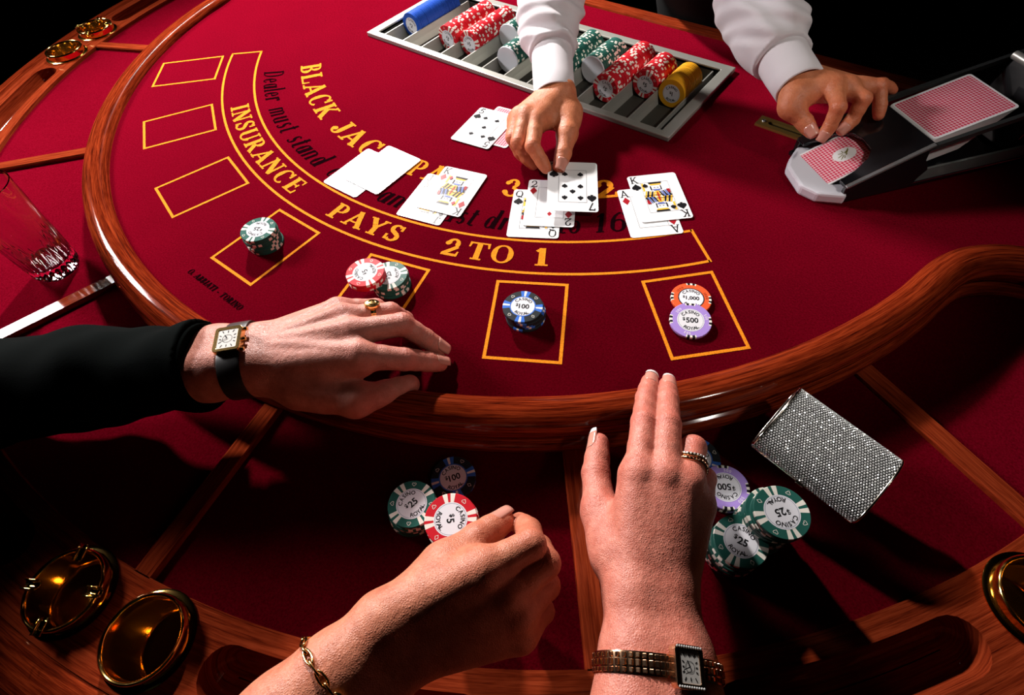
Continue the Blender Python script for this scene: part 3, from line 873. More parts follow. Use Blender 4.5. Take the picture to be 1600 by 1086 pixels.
def row(kind, slot, yf, yb, where, spacer=False, zc=0.0003):
    x = XD[slot] + PITCH / 2
    y = yf
    if spacer:
        mb = MB().lathe([(0, 0), (R_C * .985, 0), (R_C, .0006), (R_C, .0024), (R_C * .985, .003), (0, .003)], 40)
        o = mb.obj('spacer_disc', FROST, smooth=True, angle=40, label=f'frosted white spacer disc at the front of the {where}', cat='spacer disc', group='white discs in the chip tray')
        o.location = (x, y, zc); o.rotation_euler = (rad(90), 0, 0)
        y += 0.0002
    n = int((yb - y) / (T_C + 0.00006))
    for k in range(n):
        y += T_C + 0.00006
        j = rng.uniform(-0.0005, 0.0005, 2)
        M = Matrix.Translation((x + j[0], y, zc + abs(j[1]))) @ Matrix.Rotation(rad(90), 4, 'X') @ Matrix.Rotation(rng.uniform(-.5, .5) if k == 0 else rng.uniform(0, 6.28), 4, 'Z')
        nm = COLN[kind]
        front = (k == 0 and not spacer)
        lab = f'{nm} {kind} dollar casino chip at the front of the {where}' if k == 0 else (f'{nm} casino chip, {ORD[k]} from the front in the {where}' if k < n - 1 else f'rearmost {nm} casino chip in the {where}')
        chip(kind, M, lab, f'chips in the {where}', face=front)
row('2', 0, -0.147, -0.030, 'blue tray row')
row('5', 2, -0.149, -0.032, 'first red tray row')
row('5', 3, -0.145, -0.034, 'second red tray row')
row('25', 4, -0.088, -0.034, 'first green tray row', spacer=True)
row('25', 5, -0.152, -0.060, 'second green tray row', spacer=True)
row('25', 7, -0.150, -0.030, 'third green tray row')
row('25', 8, -0.106, -0.036, 'fourth green tray row', spacer=True)
row('5', 9, -0.146, -0.022, 'third red tray row')
row('5', 10, -0.104, -0.036, 'fourth red tray row')
row('1', 11, -0.106, -0.046, 'yellow tray row')

# ================================================================ playing cards
CW, CH, CT = 0.063, 0.088, 0.0004
def round_rect(w, h, r, n=6):
    P = []
    for cx, cy, a0 in ((w / 2 - r, h / 2 - r, 0), (-w / 2 + r, h / 2 - r, 90), (-w / 2 + r, -h / 2 + r, 180), (w / 2 - r, -h / 2 + r, 270)):
        P += [(cx + r * cos(rad(a0 + 90 * k / n)), cy + r * sin(rad(a0 + 90 * k / n))) for k in range(n + 1)]
    return P
def slab(pts, z0, z1):
    n = len(pts); mb = MB()
    mb.add([(x, y, z1) for x, y in pts], [tuple(range(n))], 0, pts)
    mb.add([(x, y, z0) for x, y in pts], [tuple(reversed(range(n)))], 0, pts)
    mb.add([(x, y, z0) for x, y in pts] + [(x, y, z1) for x, y in pts], [(i, (i + 1) % n, n + (i + 1) % n, n + i) for i in range(n)], 0, pts + pts)
    return mb
CARD = slab(round_rect(CW, CH, 0.004), 0, CT).mesh('card', CARDW)
def put_polys(mb, polys, cx, cy, sx, sy, z, rot=False):
    for i_p, p in enumerate(polys):
        q = [(x * sx, y * sy) for x, y in p]
        if rot: q = [(-x, -y) for x, y in q]
        mb.add([(x + cx, y + cy, z + 5e-6 * (i_p % 40)) for x, y in q], [tuple(range(len(q)))])
def pip_spots(v):
    X, Y = 0.0098, 0.0215
    return {'5': [(-X, Y), (X, Y), (0, 0), (-X, -Y), (X, -Y)], '2': [(0, Y), (0, -Y)], '7': [(-X, Y), (X, Y), (-X, 0), (X, 0), (0, -.0105), (-X, -Y), (X, -Y)],
            '8': [(-X, Y), (X, Y), (-X, 0), (X, 0), (0, -.0105), (0, .0105), (-X, -Y), (X, -Y)], 'A': [(0, 0)]}.get(v, [])
def court(o, suit_m):
    """mirrored half-figure: robe, collar, beard, crown as flat print"""
    z = CT + 0.0002
    parts = {'court_yellow': (INKY, []), 'court_black': (INKK, []), 'court_blue': (INKB, []), 'court_red': (suit_m if suit_m is INKR else INKR, [])}
    W, H = 0.0175, 0.0285
    Y, K, B_, R_ = (parts[k][1] for k in ('court_yellow', 'court_black', 'court_blue', 'court_red'))
    for s in (1, -1):
        f = lambda P: [(x * W * s, y * H * s) for x, y in P]
        K.append(f([(-.45, .98), (.55, .98), (.5, .88), (-.4, .88)]))
        Y.append(f([(-.42, .87), (.5, .87), (.38, .78), (-.3, .78)]))
        K.append(f([(-.40, .72), (-.3, .72), (-.3, .42), (-.40, .46)])); K.append(f([(.42, .72), (.34, .72), (.34, .42), (.42, .46)]))
        K.append(f([(-.14, .62), (-.02, .62), (-.02, .59), (-.14, .59)])); K.append(f([(.10, .62), (.22, .62), (.22, .59), (.10, .59)]))
        B_.append(f([(-.3, .50), (.34, .50), (.2, .40), (-.16, .40)]))
        for j in range(5):
            x0 = -.98 + j * .14
            (Y if j % 2 == 0 else K).append(f([(x0, .0), (x0 + .13, .0), (x0 + .30, .42 - j * .02), (x0 + .19, .42 - j * .02)]))
            x1 = .98 - j * .14
            (K if j % 2 == 0 else B_).append(f([(x1, .0), (x1 - .13, .0), (x1 - .30, .42 - j * .02), (x1 - .19, .42 - j * .02)]))
        Y.append(f([(-.2, .02), (.2, .02), (.14, .38), (-.10, .38)])); R_.append(f([(-.07, .02), (.07, .02), (.05, .30), (-.04, .30)]))
        K.append(f([(-.98, .12), (.98, .12), (.98, .09), (-.98, .09)])); R_.append(f([(.70, .45), (.95, .45), (.95, .2), (.80, .2)]))
        Y.append(f([(-.95, .95), (-.80, .95), (-.80, .45), (-.95, .40)]))
    for i, (nm, (m, polys)) in enumerate(parts.items()):
        mb = MB()
        for i_p, p in enumerate(polys): mb.add([(x, y, z + i * 0.0001 + 4e-6 * i_p) for x, y in p], [tuple(range(len(p)))])
        mb.obj(nm, m, o)
def playing_card(val, suit, TLc, TRc, BLc, z, label, tilt=None, blank=False, grp='playing cards dealt on the felt'):
    a, b, c = at(*TLc, z), at(*TRc, z), at(*BLc, z)
    up = (a - c).normalized(); rt = (b - a).normalized()
    rt2 = Vector((up.y, -up.x, 0)); ang = math.atan2(rt2.y + rt.y, rt2.x + rt.x)
    ex = Vector((cos(ang), sin(ang), 0)); ey = Vector((-ex.y, ex.x, 0))
    cen = (b + c) / 2
    M = Matrix.Translation(cen) @ Matrix.Rotation(ang, 4, 'Z')
    if tilt: M = M @ Matrix.Rotation(rad(tilt[0]), 4, 'X') @ Matrix.Rotation(rad(tilt[1]), 4, 'Y')
    o = link('playing_card', CARD, label=label, cat='playing card', group=grp)
    o.matrix_world = M
    if blank: return o
    ink = INKR if suit in ('heart', 'diamond') else INKK
    zz = CT + 0.0002
    polys, w = text_polys(val, 0.13, 0.075, 0.17)
    hh = 0.0130
    for r_ in (False, True):
        mb = MB()
        s = -1 if r_ else 1
        q = [[((x - w / 2), (y - .5)) for x, y in p] for p in polys]
        put_polys(mb, q, -s * 0.0237, s * 0.0352, hh * .95, hh, zz, r_)
        mb.obj('index', INKK if suit != 'none' else INKK, o)
        mb = MB()
        put_polys(mb, suit_polys(suit), -s * 0.0237, s * 0.0215, 0.0108, 0.0118, zz, r_)
        mb.obj('suit_pip', ink, o)
    mb = MB()
    line_loop(mb, [(-0.0175, -0.0285), (0.0175, -0.0285), (0.0175, 0.0285), (-0.0175, 0.0285)], 0.00045, zz)
    mb.obj('frame_line', INKL, o)
    if val in 'KQJ':
        court(o, ink)
        mb = MB()
        for s in (1, -1): put_polys(mb, suit_polys(suit), -s * 0.0125, s * 0.0225, 0.0065, 0.007, zz + .0005, s < 0)
        mb.obj('small_pip', ink, o)
    else:
        for x, y in pip_spots(val):
            mb = MB(); put_polys(mb, suit_polys(suit), 0, 0, 0.0068, 0.0072, zz, y < -0.001)
            mb.obj('small_pip', ink, o, loc=(x, y, 0))
    return o
c0 = 0.0011; z0 = 0.0006
def back_print(o, w, h, zface, inner=True):
    s = round_rect(w - 0.005, h - 0.005, 0.003)
    mb = MB(); mb.add([(x, y, zface) for x, y in s], [tuple(range(len(s)))], 0, s)
    b = mb.obj('back_pattern', BACK, o)
    if inner:
        e = [(0.0105 * cos(t), 0.0135 * sin(t)) for t in np.linspace(0, 2 * pi, 32, endpoint=False)]
        mb = MB(); mb.add([(x, y, zface + .0001) for x, y in e], [tuple(range(32))])
        ov = mb.obj('white_oval', CARDW, b)
        mb = MB()
        for k in range(9):
            t = k * 0.7
            for q in seg(0.006 * cos(t) * .4, 0.004 * sin(t) * .4, 0.0065 * cos(t * 1.3), 0.0085 * sin(t), 0.0009): mb.add([(x, y, zface + .0002) for x, y in q], [(0, 1, 2, 3)])
        mb.obj('emblem', mat('emblem_ink', (0.16, 0.17, 0.03), 0.4), b)
bk = playing_card('5', 'spade', (778, 170), (835, 183), (732, 213), z0, 'red-backed playing card lying face down under the five of spades', blank=True)
back_print(bk, CW, CH, CT + 0.0001)
playing_card('5', 'spade', (751, 171), (808, 184), (704, 215), z0 + c0, 'five of spades by the dealing hand')
playing_card('8', 'club', (575, 231), (627, 254), (502.5, 284.7), z0, 'eight card under a blank white card, next to the word stand')
playing_card('8', 'club', (608, 225.6), (659, 249), (537, 280), z0 + c0, 'blank white playing card washed out by glare', blank=True)  # print left off, the plain white face stands in for glare
playing_card('J', 'club', (667.5, 269.7), (738, 286), (614.6, 335.3), z0, 'jack of clubs half covered by the king of diamonds')
playing_card('K', 'diamond', (695.6, 259.8), (765, 274), (646, 323), z0 + c0, 'king of diamonds lying on the jack')
playing_card('Q', 'spade', (800, 295.7), (884, 298), (786, 370.6), z0, 'queen of spades under the two of diamonds')
playing_card('2', 'diamond', (824, 280), (904, 283), (814, 352.6), z0 + c0, 'two of diamonds between the queen and the seven')
playing_card('A', 'diamond', (961, 296), (1038, 290), (988, 373), z0, 'ace of diamonds under the king of spades')
playing_card('K', 'spade', (976.7, 276), (1052, 270), (1005, 347.5), z0 + c0, 'king of spades lying on the ace of diamonds')
held = playing_card('7', 'spade', (858, 263), (932.8, 261.5), (854, 322), 0.0145, 'seven of spades held just above the two by the dealer', tilt=(4, 3))

# ================================================================ dealing shoe
AZ = 52
shoe = empty('dealing_shoe', (0.539, -0.218, 0.0002), (0, 0, rad(AZ)), label='black dealing shoe with white nose on the dealer side', cat='card shoe')
WSH = 0.105
def prism(pts_xz, y0, y1):
    """extrude an x-z outline along y"""
    n = len(pts_xz); mb = MB()
    mb.add([(x, y0, z) for x, z in pts_xz] + [(x, y1, z) for x, z in pts_xz], [tuple(range(n)), tuple(reversed(range(n, 2 * n)))] + [(i, (i + 1) % n, n + (i + 1) % n, n + i) for i in range(n)])
    return mb
MB().box(-0.004, 0.30, 0.0, WSH, 0.0, 0.006).obj('base_plate', BLACKPL, shoe, bevel=0.001)
nose = slab([(0.002, -0.004), (0.012, 0.010), (0.030, 0.104), (0.012, 0.109), (-0.020, 0.083), (-0.031, 0.070), (-0.037, 0.030), (-0.026, 0.010)], 0.0, 0.0135)
nose.obj('nose', WHITEPL, shoe, bevel=0.003)
side = [(0.0, 0.004), (0.098, 0.004), (0.101, 0.012), (0.108, 0.022), (0.103, 0.030), (0.096, 0.038), (0.094, 0.046), (0.092, 0.0535), (0.080, 0.053), (0.0, 0.0215)]
prism(side, 0.0, 0.006).obj('side_panel', BLACKPL, shoe, bevel=0.0012)
prism(side, WSH - 0.006, WSH).obj('side_panel', BLACKPL, shoe, bevel=0.0012)
sl = math.atan2(0.053 - 0.0215, 0.085)
fr = empty('tmp')
bpy.data.objects.remove(fr)
Ls = math.hypot(0.085, 0.0315)
o_ = [(0.0, 0.0), (Ls + 0.012, 0.0), (Ls + 0.012, WSH), (0.0, WSH), (0.0, WSH - 0.014), (0.004, WSH - 0.0145)]
win = [(0.02, WSH - 0.019), (0.040, WSH - 0.024), (0.050, WSH - 0.034), (0.053, WSH / 2 + 0.004), (0.050, 0.036), (0.040, 0.026), (0.020, 0.018), (0.004, 0.0155), (0.0, 0.015)]
fp = fill_poly(o_ + win, z=0.0, thick=0.005)
f_o = fp.obj('front_cover', BLACKPL, shoe, bevel=0.0008)
f_o.location = (0.0, 0.0, 0.0235); f_o.rotation_euler = (0, -sl, 0)
MB().box(-0.001, Ls + .01, -0.002, 0.003, -0.001, 0.0022).obj('highlight_strip', mat('edge_highlight', (0.5, 0.5, 0.5), 0.12, 0.8), shoe, bevel=0.0008, loc=(0.0, 0.0, 0.0235), rot=(0, -sl, 0))  # bright strip modelled in place of the highlight along the rounded cover edge
for y0, y1 in ((0.0015, 0.0045), (WSH - 0.0045, WSH - 0.0015)):
    prism([(0.094, 0.004), (0.30, 0.004), (0.30, 0.022), (0.106, 0.022)], y0, y1).obj('acrylic_wall', ACRYL, shoe)
    prism([(0.088, 0.049), (0.30, 0.081), (0.30, 0.087), (0.088, 0.055)], y0 - .001, y1 + .001).obj('top_rail', mat('dark_rail', (0.03, 0.032, 0.032), 0.25), shoe)
MB().box(0.296, 0.30, 0.0, WSH, 0.004, 0.087).obj('back_wall', BLACKPL, shoe)
prism([(0.235, 0.008), (0.285, 0.008), (0.285, 0.06), (0.262, 0.085)], 0.012, WSH - 0.012).obj('weight_block', BLACKPL, shoe, bevel=0.002)
mb = MB().tube([(0.262, 0.01, 0.086), (0.262, WSH - 0.01, 0.086)], 0.005, 14); mb.obj('roller', STEEL, shoe, smooth=True, angle=40)
# cards in the shoe
SH_M = Matrix.Translation((0.539, -0.218, 0)) @ Matrix.Rotation(rad(AZ), 4, 'Z')
PW, PH = 0.078, 0.100
NP = 64
PACK = slab(round_rect(PH, PW, 0.004), 0, 0.00058).mesh('pack_card', CARDW)
tl_a = rad(12)
for k in range(NP):
    x = 0.155 - (NP - 1 - k) * 0.00075; n_ = 0.0062 + k * 0.0006
    zc = 0.0645 - (NP - 1 - k) * 0.00068 - (NP - 1 - k) * 0.00075 * math.tan(tl_a) * 0
    zc = max(zc, 0.0)
    o = link('playing_card', PACK, label='topmost red-backed card of the pack in the dealing shoe' if k == NP - 1 else ('lowest card of the pack in the dealing shoe' if k == 0 else f'white-edged card inside the pack in the dealing shoe'), cat='playing card', group='cards in the dealing shoe')
    o.matrix_world = SH_M @ Matrix.Translation((x + rng.uniform(-.0004, .0004), 0.0525, zc)) @ Matrix.Rotation(-tl_a, 4, 'Y')
    if k == NP - 1: back_print(o, PH, PW, 0.00062, inner=False)
# the next card showing in the window
o = link('playing_card', CARD, label='red-backed card with white oval showing in the window of the shoe', cat='playing card', group='cards in the dealing shoe')
o.matrix_world = SH_M @ Matrix.Translation((0.030, 0.0525, 0.0265)) @ Matrix.Rotation(-sl, 4, 'Y') @ Matrix.Rotation(rad(90), 4, 'Z')
back_print(o, CW, CH, CT + 0.0001)

# ================================================================ ashtrays and cup holders in the ring
def cup(a, r, ash, label):
    c = pol(r, a)
    o = empty('ashtray' if ash else 'cup_holder', (c.x, c.y, ZR), (0, 0, rad(a)), label=label, cat='ashtray' if ash else 'cup holder')
    R0 = CR - 0.0006
    dp = 0.022 if ash else 0.045
    MB().lathe([(R0, -dp), (R0, 0.0105), (R0 - 0.0003, 0.0122), (R0 - 0.0016, 0.013), (R0 - 0.003, 0.0122), (R0 - 0.0036, 0.0105), (R0 - 0.0040, -dp + .004), (R0 - 0.009, -dp + 0.0012), (0, -dp + 0.001)], 64).obj('bowl', BRASS, o, smooth=True, angle=50)
    MB().lathe([(R0 + 0.0045, -0.0002), (R0 + 0.0045, 0.0012), (R0 + 0.003, 0.0022), (R0, 0.0026)], 64).obj('collar', BRASS, o, smooth=True, angle=50)
    if ash:
        for k in range(4):
            t = rad(20 + 90 * k)
            mb = MB()
            rows = []
            for s in np.linspace(-0.0035, 0.0105, 4):
                rows.append([Vector((R0 - 0.001 - s, 0.0044 * cos(q), 0.0150 + 0.0044 * sin(q))) for q in np.linspace(pi, 2 * pi, 10)])
            mb.grid(rows)
            g = mb.obj('cigarette_rest', BRASS, o, smooth=True, rot=(0, 0, t))
            sm = g.modifiers.new('thick', 'SOLIDIFY'); sm.thickness = 0.0012
    return o
cup(*CUPS[0], True, 'notched brass ashtray in the far left wooden ring')
cup(*CUPS[1], False, 'round brass cup holder beside the far left ashtray')
cup(*CUPS[2], True, 'notched brass ashtray in the near left corner')
cup(*CUPS[3], False, 'large brass cup holder next to the near left ashtray')
cup(*CUPS[4], False, 'brass cup holder at the right edge')
cup(*CUPS[5], True, 'brass ashtray beyond the right edge cup holder')

# ================================================================ cut glass tumbler
gp = at(93, 420, ZA)
gl = empty('tumbler', (gp.x, gp.y, ZA + 0.0004), label='empty cut glass tumbler standing on the left felt panel', cat='glass')
NF = 24                                  # upright V-cuts that run out towards the rim, over a heavy base
prof_o = [(0.0, 0.0012, 0), (0.016, 0.0, 0), (0.0235, 0.0, 0), (0.0262, 0.0014, 0.02), (0.0282, 0.0055, .05), (0.0294, 0.0105, .060), (0.0288, 0.0150, .02), (0.0300, 0.0190, .062), (0.0306, 0.028, .058), (0.0312, 0.042, .040), (0.0318, 0.056, .022), (0.0325, 0.070, .008), (0.0332, 0.080, 0), (0.0345, 0.100, 0), (0.0358, 0.124, 0), (0.0362, 0.1285, 0)]
prof_i = [(0.0356, 0.1295, 0), (0.0348, 0.1285, 0), (0.0342, 0.122, 0), (0.0318, 0.085, 0), (0.0294, 0.050, 0), (0.0276, 0.028, 0), (0.0258, 0.0205, 0), (0.020, 0.0175, 0), (0.0, 0.0168, 0)]
rows = []
for r, z, am in prof_o + prof_i:
    row = []
    for k in range(4 * NF):
        a = 2 * pi * k / (4 * NF); q = r * (1 - am * (0.0, .55, 1.0, .55)[k % 4])
        row.append(Vector((q * cos(a), q * sin(a), z)))
    rows.append(row)
mb = MB().grid(rows, closed_v=True)
mb.obj('glass_body', GLASS, gl, smooth=True, angle=9)

# ================================================================ crystal clutch
A_, B_c, C_c, D_c = at(1254, 604, .030), at(1422, 716, .020), at(1338, 818, .0), at(1182, 690, .011)
cen = (A_ + B_c + C_c + D_c) / 4
ex = ((B_c - A_) + (C_c - D_c)).normalized()
ey = ((A_ - D_c) + (B_c - C_c)); ey = (ey - ex * ey.dot(ex)).normalized(); ez = ex.cross(ey)
LX = ((B_c - A_).length + (C_c - D_c).length) / 4; LY = ((A_ - D_c).length + (B_c - C_c).length) / 4
HT = 0.0125
MC = Matrix.Translation(cen - ez * HT) @ Matrix((ex, ey, ez)).transposed().to_4x4()
cl = empty('clutch_bag', label='silver crystal covered clutch bag leaning on the rail at right', cat='clutch bag')
cl.matrix_world = MC
def sec(v):
    """half thickness of the pillow-shaped body across the short side, v in -1..1"""
    return HT * max(0.0, (1 - abs(v) ** 3.2)) ** (1 / 2.2)
vs = [-cos(t) for t in np.linspace(0, pi, 25)]
prof = [(v * LY, sec(v)) for v in vs] + [(v * LY, -sec(v)) for v in reversed(vs[1:-1])]
mb = MB()
xs = [-LX, -LX * .99, 0, LX * .99, LX]
mb.grid([[Vector((x, p[0] * (.985 if abs(x) == LX else 1), p[1] * (.96 if abs(x) == LX else 1))) for p in prof] for x in xs], closed_v=True)
for x, rv in ((-LX, False), (LX, True)):
    mb.add([(x, p[0] * .985, p[1] * .96) for p in prof], [tuple(range(len(prof)))])
mb.obj('body', mat('clutch_base', (0.012, 0.012, 0.011), 0.4, 0.5), cl, smooth=True, angle=40)
for x in (-LX, LX):
    pr = [(x, p[0] * 1.01, p[1] * 1.03) for p in prof]
    MB().tube(pr, 0.0011, 8, closed=True).obj('end_frame', mat('clutch_frame', (0.75, 0.68, 0.6), 0.1, 1.0), cl, smooth=True)
MB().tube([(x, -LY * 1.005, 0.0) for x in np.linspace(-LX, LX, 12)], 0.0013, 8).obj('rim_bar', MATS['clutch_frame'], cl, smooth=True)
MB().tube([(x, LY * 1.005, 0.0) for x in np.linspace(-LX, LX, 12)], 0.0013, 8).obj('rim_bar', MATS['clutch_frame'], cl, smooth=True)
MB().box(-0.004, 0.004, -LY - 0.003, -LY + .001, -0.002, 0.002).obj('clasp', MATS['clutch_frame'], cl, bevel=0.0006)
# arc length across the top
fine = np.linspace(-1, 1, 801); yy = fine * LY; zz = np.array([sec(v) for v in fine])
al = np.concatenate([[0], np.cumsum(np.hypot(np.diff(yy), np.diff(zz)))])
CRY = mat('crystal', (0.86, 0.88, 0.86), 0.20, 0.6)
PT = 0.00235
mb = MB()
nrow = int(al[-1] / (PT * .866))
for i in range(nrow):
    s = (i + .5) * al[-1] / nrow
    y = np.interp(s, al, yy); z = np.interp(s, al, zz)
    y2 = np.interp(s + 1e-4, al, yy); z2 = np.interp(s + 1e-4, al, zz)
    t = Vector((0, y2 - y, z2 - z)).normalized(); n = Vector((0, -t.z, t.y)) if t.y > 0 else Vector((0, t.z, -t.y))
    if n.z < 0: n = -n
    x = -LX + PT * (.7 if i % 2 else 1.2)
    while x < LX - PT * .5:
        jt = Vector((rng.normal(0, .16), rng.normal(0, .16), 0))
        nn_ = (n + jt).normalized(); e1 = Vector((1, 0, 0)); e1 = (e1 - nn_ * e1.dot(nn_)).normalized(); e2 = nn_.cross(e1)
        p = Vector((x, y, z)); a0 = rng.uniform(0, 1)
        ro, ri, h = PT * .43, PT * .22, PT * .32
        vv = [p + (e1 * cos(a0 + k * pi / 3) + e2 * sin(a0 + k * pi / 3)) * ro for k in range(6)] + [p + nn_ * h + (e1 * cos(a0 + k * pi / 3) + e2 * sin(a0 + k * pi / 3)) * ri for k in range(6)]
        mb.add(vv, [(k, (k + 1) % 6, 6 + (k + 1) % 6, 6 + k) for k in range(6)] + [(6, 7, 8, 9, 10, 11)])
        x += PT
mb.obj('crystals', CRY, cl, kind='stuff')

# ================================================================ PEOPLE: smooth bodies grown from tapered limbs
class Field:
    """signed distance field sampled on a grid; limbs are tapered capsules blended smoothly"""
    def __init__(s, lo, hi, h):
        s.h = h
        s.lo = np.array(lo, float) - 3 * h
        s.n = np.ceil((np.array(hi, float) + 3 * h - s.lo) / h).astype(int) + 1
        s.d = np.full(s.n, 0.03, dtype=np.float32)
    def new(s): return np.full(s.n, 0.03, dtype=np.float32)
    def box(s, lo, hi):
        a = np.clip(np.floor((np.array(lo) - s.lo) / s.h).astype(int), 0, s.n - 1)
        b = np.clip(np.ceil((np.array(hi) - s.lo) / s.h).astype(int) + 1, 1, s.n)
        sl = tuple(slice(i, j) for i, j in zip(a, b))
        ax = [(s.lo[k] + s.h * np.arange(a[k], b[k])).astype(np.float32) for k in range(3)]
        return sl, np.meshgrid(*ax, indexing='ij', sparse=True)
    def cone(s, F, a, b, ra, rb, k=0.0, flat=None):
        """smooth-union a tapered capsule into F; flat=(normal, factor) squashes it along normal"""
        a = np.array(a, float); b = np.array(b, float)
        R = max(ra, rb); pad = R + k + 0.011
        sl, (X, Y, Z) = s.box(np.minimum(a, b) - pad, np.maximum(a, b) + pad)
        if F[sl].size == 0: return
        ab = b - a; L2 = ab @ ab + 1e-12
        px, py, pz = X - a[0], Y - a[1], Z - a[2]
        t = np.clip((px * ab[0] + py * ab[1] + pz * ab[2]) / L2, 0, 1)
        dx, dy, dz = px - t * ab[0], py - t * ab[1], pz - t * ab[2]
        if flat is not None:
            n, f = flat
            q = (dx * n[0] + dy * n[1] + dz * n[2]) * (1 / f - 1)
            dx, dy, dz = dx + q * n[0], dy + q * n[1], dz + q * n[2]
        d = np.sqrt(dx * dx + dy * dy + dz * dz) - (ra + (rb - ra) * t)
        if flat is not None: d = d * (0.5 + 0.5 * flat[1])
        s.smin(F, sl, d, k)
    @staticmethod
    def smin(F, sl, d, k):
        o = F[sl]
        if k <= 0: F[sl] = np.minimum(o, d); return
        h = np.clip(0.5 + 0.5 * (o - d) / k, 0, 1)
        F[sl] = o * (1 - h) + d * h - k * h * (1 - h)
    def wrinkle(s, F, c, t, r, amp, lam, w, nrm=None):
        c = np.array(c, float); t = np.array(t, float); t = t / np.linalg.norm(t)
        sl, (X, Y, Z) = s.box(c - r * 1.6, c + r * 1.6)
        px, py, pz = X - c[0], Y - c[1], Z - c[2]
        q = px * t[0] + py * t[1] + pz * t[2]
        g = np.exp(-(q / w) ** 2) * np.exp(-((px * px + py * py + pz * pz) / (1.3 * r) ** 2) ** 3)
        if nrm is not None:
            g = g * np.clip((px * nrm[0] + py * nrm[1] + pz * nrm[2]) / r + 0.1, 0, 1)
        F[sl] += (amp * np.cos(2 * np.pi * q / lam) * g).astype(np.float32)
    def polygonise(s, F):
        """naive surface nets"""
        n = F.shape
        neg = F < 0
        cnt = np.zeros((n[0] - 1, n[1] - 1, n[2] - 1), np.uint8)
        for i in (0, 1):
            for j in (0, 1):
                for k in (0, 1): cnt += neg[i:n[0] - 1 + i, j:n[1] - 1 + j, k:n[2] - 1 + k]
        act = (cnt > 0) & (cnt < 8)
        I = np.argwhere(act)
        idx = np.full(act.shape, -1, np.int32); idx[act] = np.arange(len(I))
        C = np.stack([F[I[:, 0] + i, I[:, 1] + j, I[:, 2] + k] for i in (0, 1) for j in (0, 1) for k in (0, 1)], 1)
        off = np.array([(i, j, k) for i in (0, 1) for j in (0, 1) for k in (0, 1)], float)
        acc = np.zeros((len(I), 3)); w = np.zeros(len(I))
        for a in range(8):
            for b in range(a + 1, 8):
                if np.abs(off[a] - off[b]).sum() != 1: continue
                m = (C[:, a] < 0) != (C[:, b] < 0)
                t = np.where(m, C[:, a] / np.where(m, C[:, a] - C[:, b], 1), 0)
                acc += np.where(m[:, None], off[a] + t[:, None] * (off[b] - off[a]), 0); w += m
        V = s.lo + s.h * (I + acc / w[:, None])
        quads = []
        for ax in range(3):
            u, v = (ax + 1) % 3, (ax + 2) % 3
            s0 = [slice(None)] * 3; s1 = [slice(None)] * 3
            s0[ax] = slice(0, -1); s1[ax] = slice(1, None)
            A, B2 = neg[tuple(s0)], neg[tuple(s1)]
            E = np.argwhere(A != B2)
            ok = (E[:, u] > 0) & (E[:, v] > 0) & (E[:, u] < n[u] - 1) & (E[:, v] < n[v] - 1)
            E = E[ok]
            flip = A[tuple(E.T)]
            def cell(du, dv):
                q = E.copy(); q[:, u] -= du; q[:, v] -= dv
                return idx[tuple(q.T)]
            Q = np.stack([cell(1, 1), cell(0, 1), cell(0, 0), cell(1, 0)], 1)
            Q[~flip] = Q[~flip][:, ::-1]
            quads.append(Q)
        return V, np.concatenate(quads)
def np_mesh(name, V, Q, m, flush=None):
    me = bpy.data.meshes.new(name)
    me.vertices.add(len(V)); me.vertices.foreach_set('co', V.astype(np.float32).ravel())
    me.loops.add(Q.size); me.loops.foreach_set('vertex_index', Q.astype(np.int32).ravel())
    me.polygons.add(len(Q)); me.polygons.foreach_set('loop_start', np.arange(0, Q.size, 4, dtype=np.int32))
    me.materials.append(m)
    me.update(calc_edges=True); me.validate()
    me.polygons.foreach_set('use_smooth', [True] * len(me.polygons))
    if flush is not None:
        at_ = me.attributes.new('flush', 'FLOAT', 'POINT'); at_.data.foreach_set('value', flush.astype(np.float32))
    me.update()
    return me
from mathutils.bvhtree import BVHTree
def npv(v): return np.array((v[0], v[1], v[2]), float)
def unit(v): return v / (np.linalg.norm(v) + 1e-12)

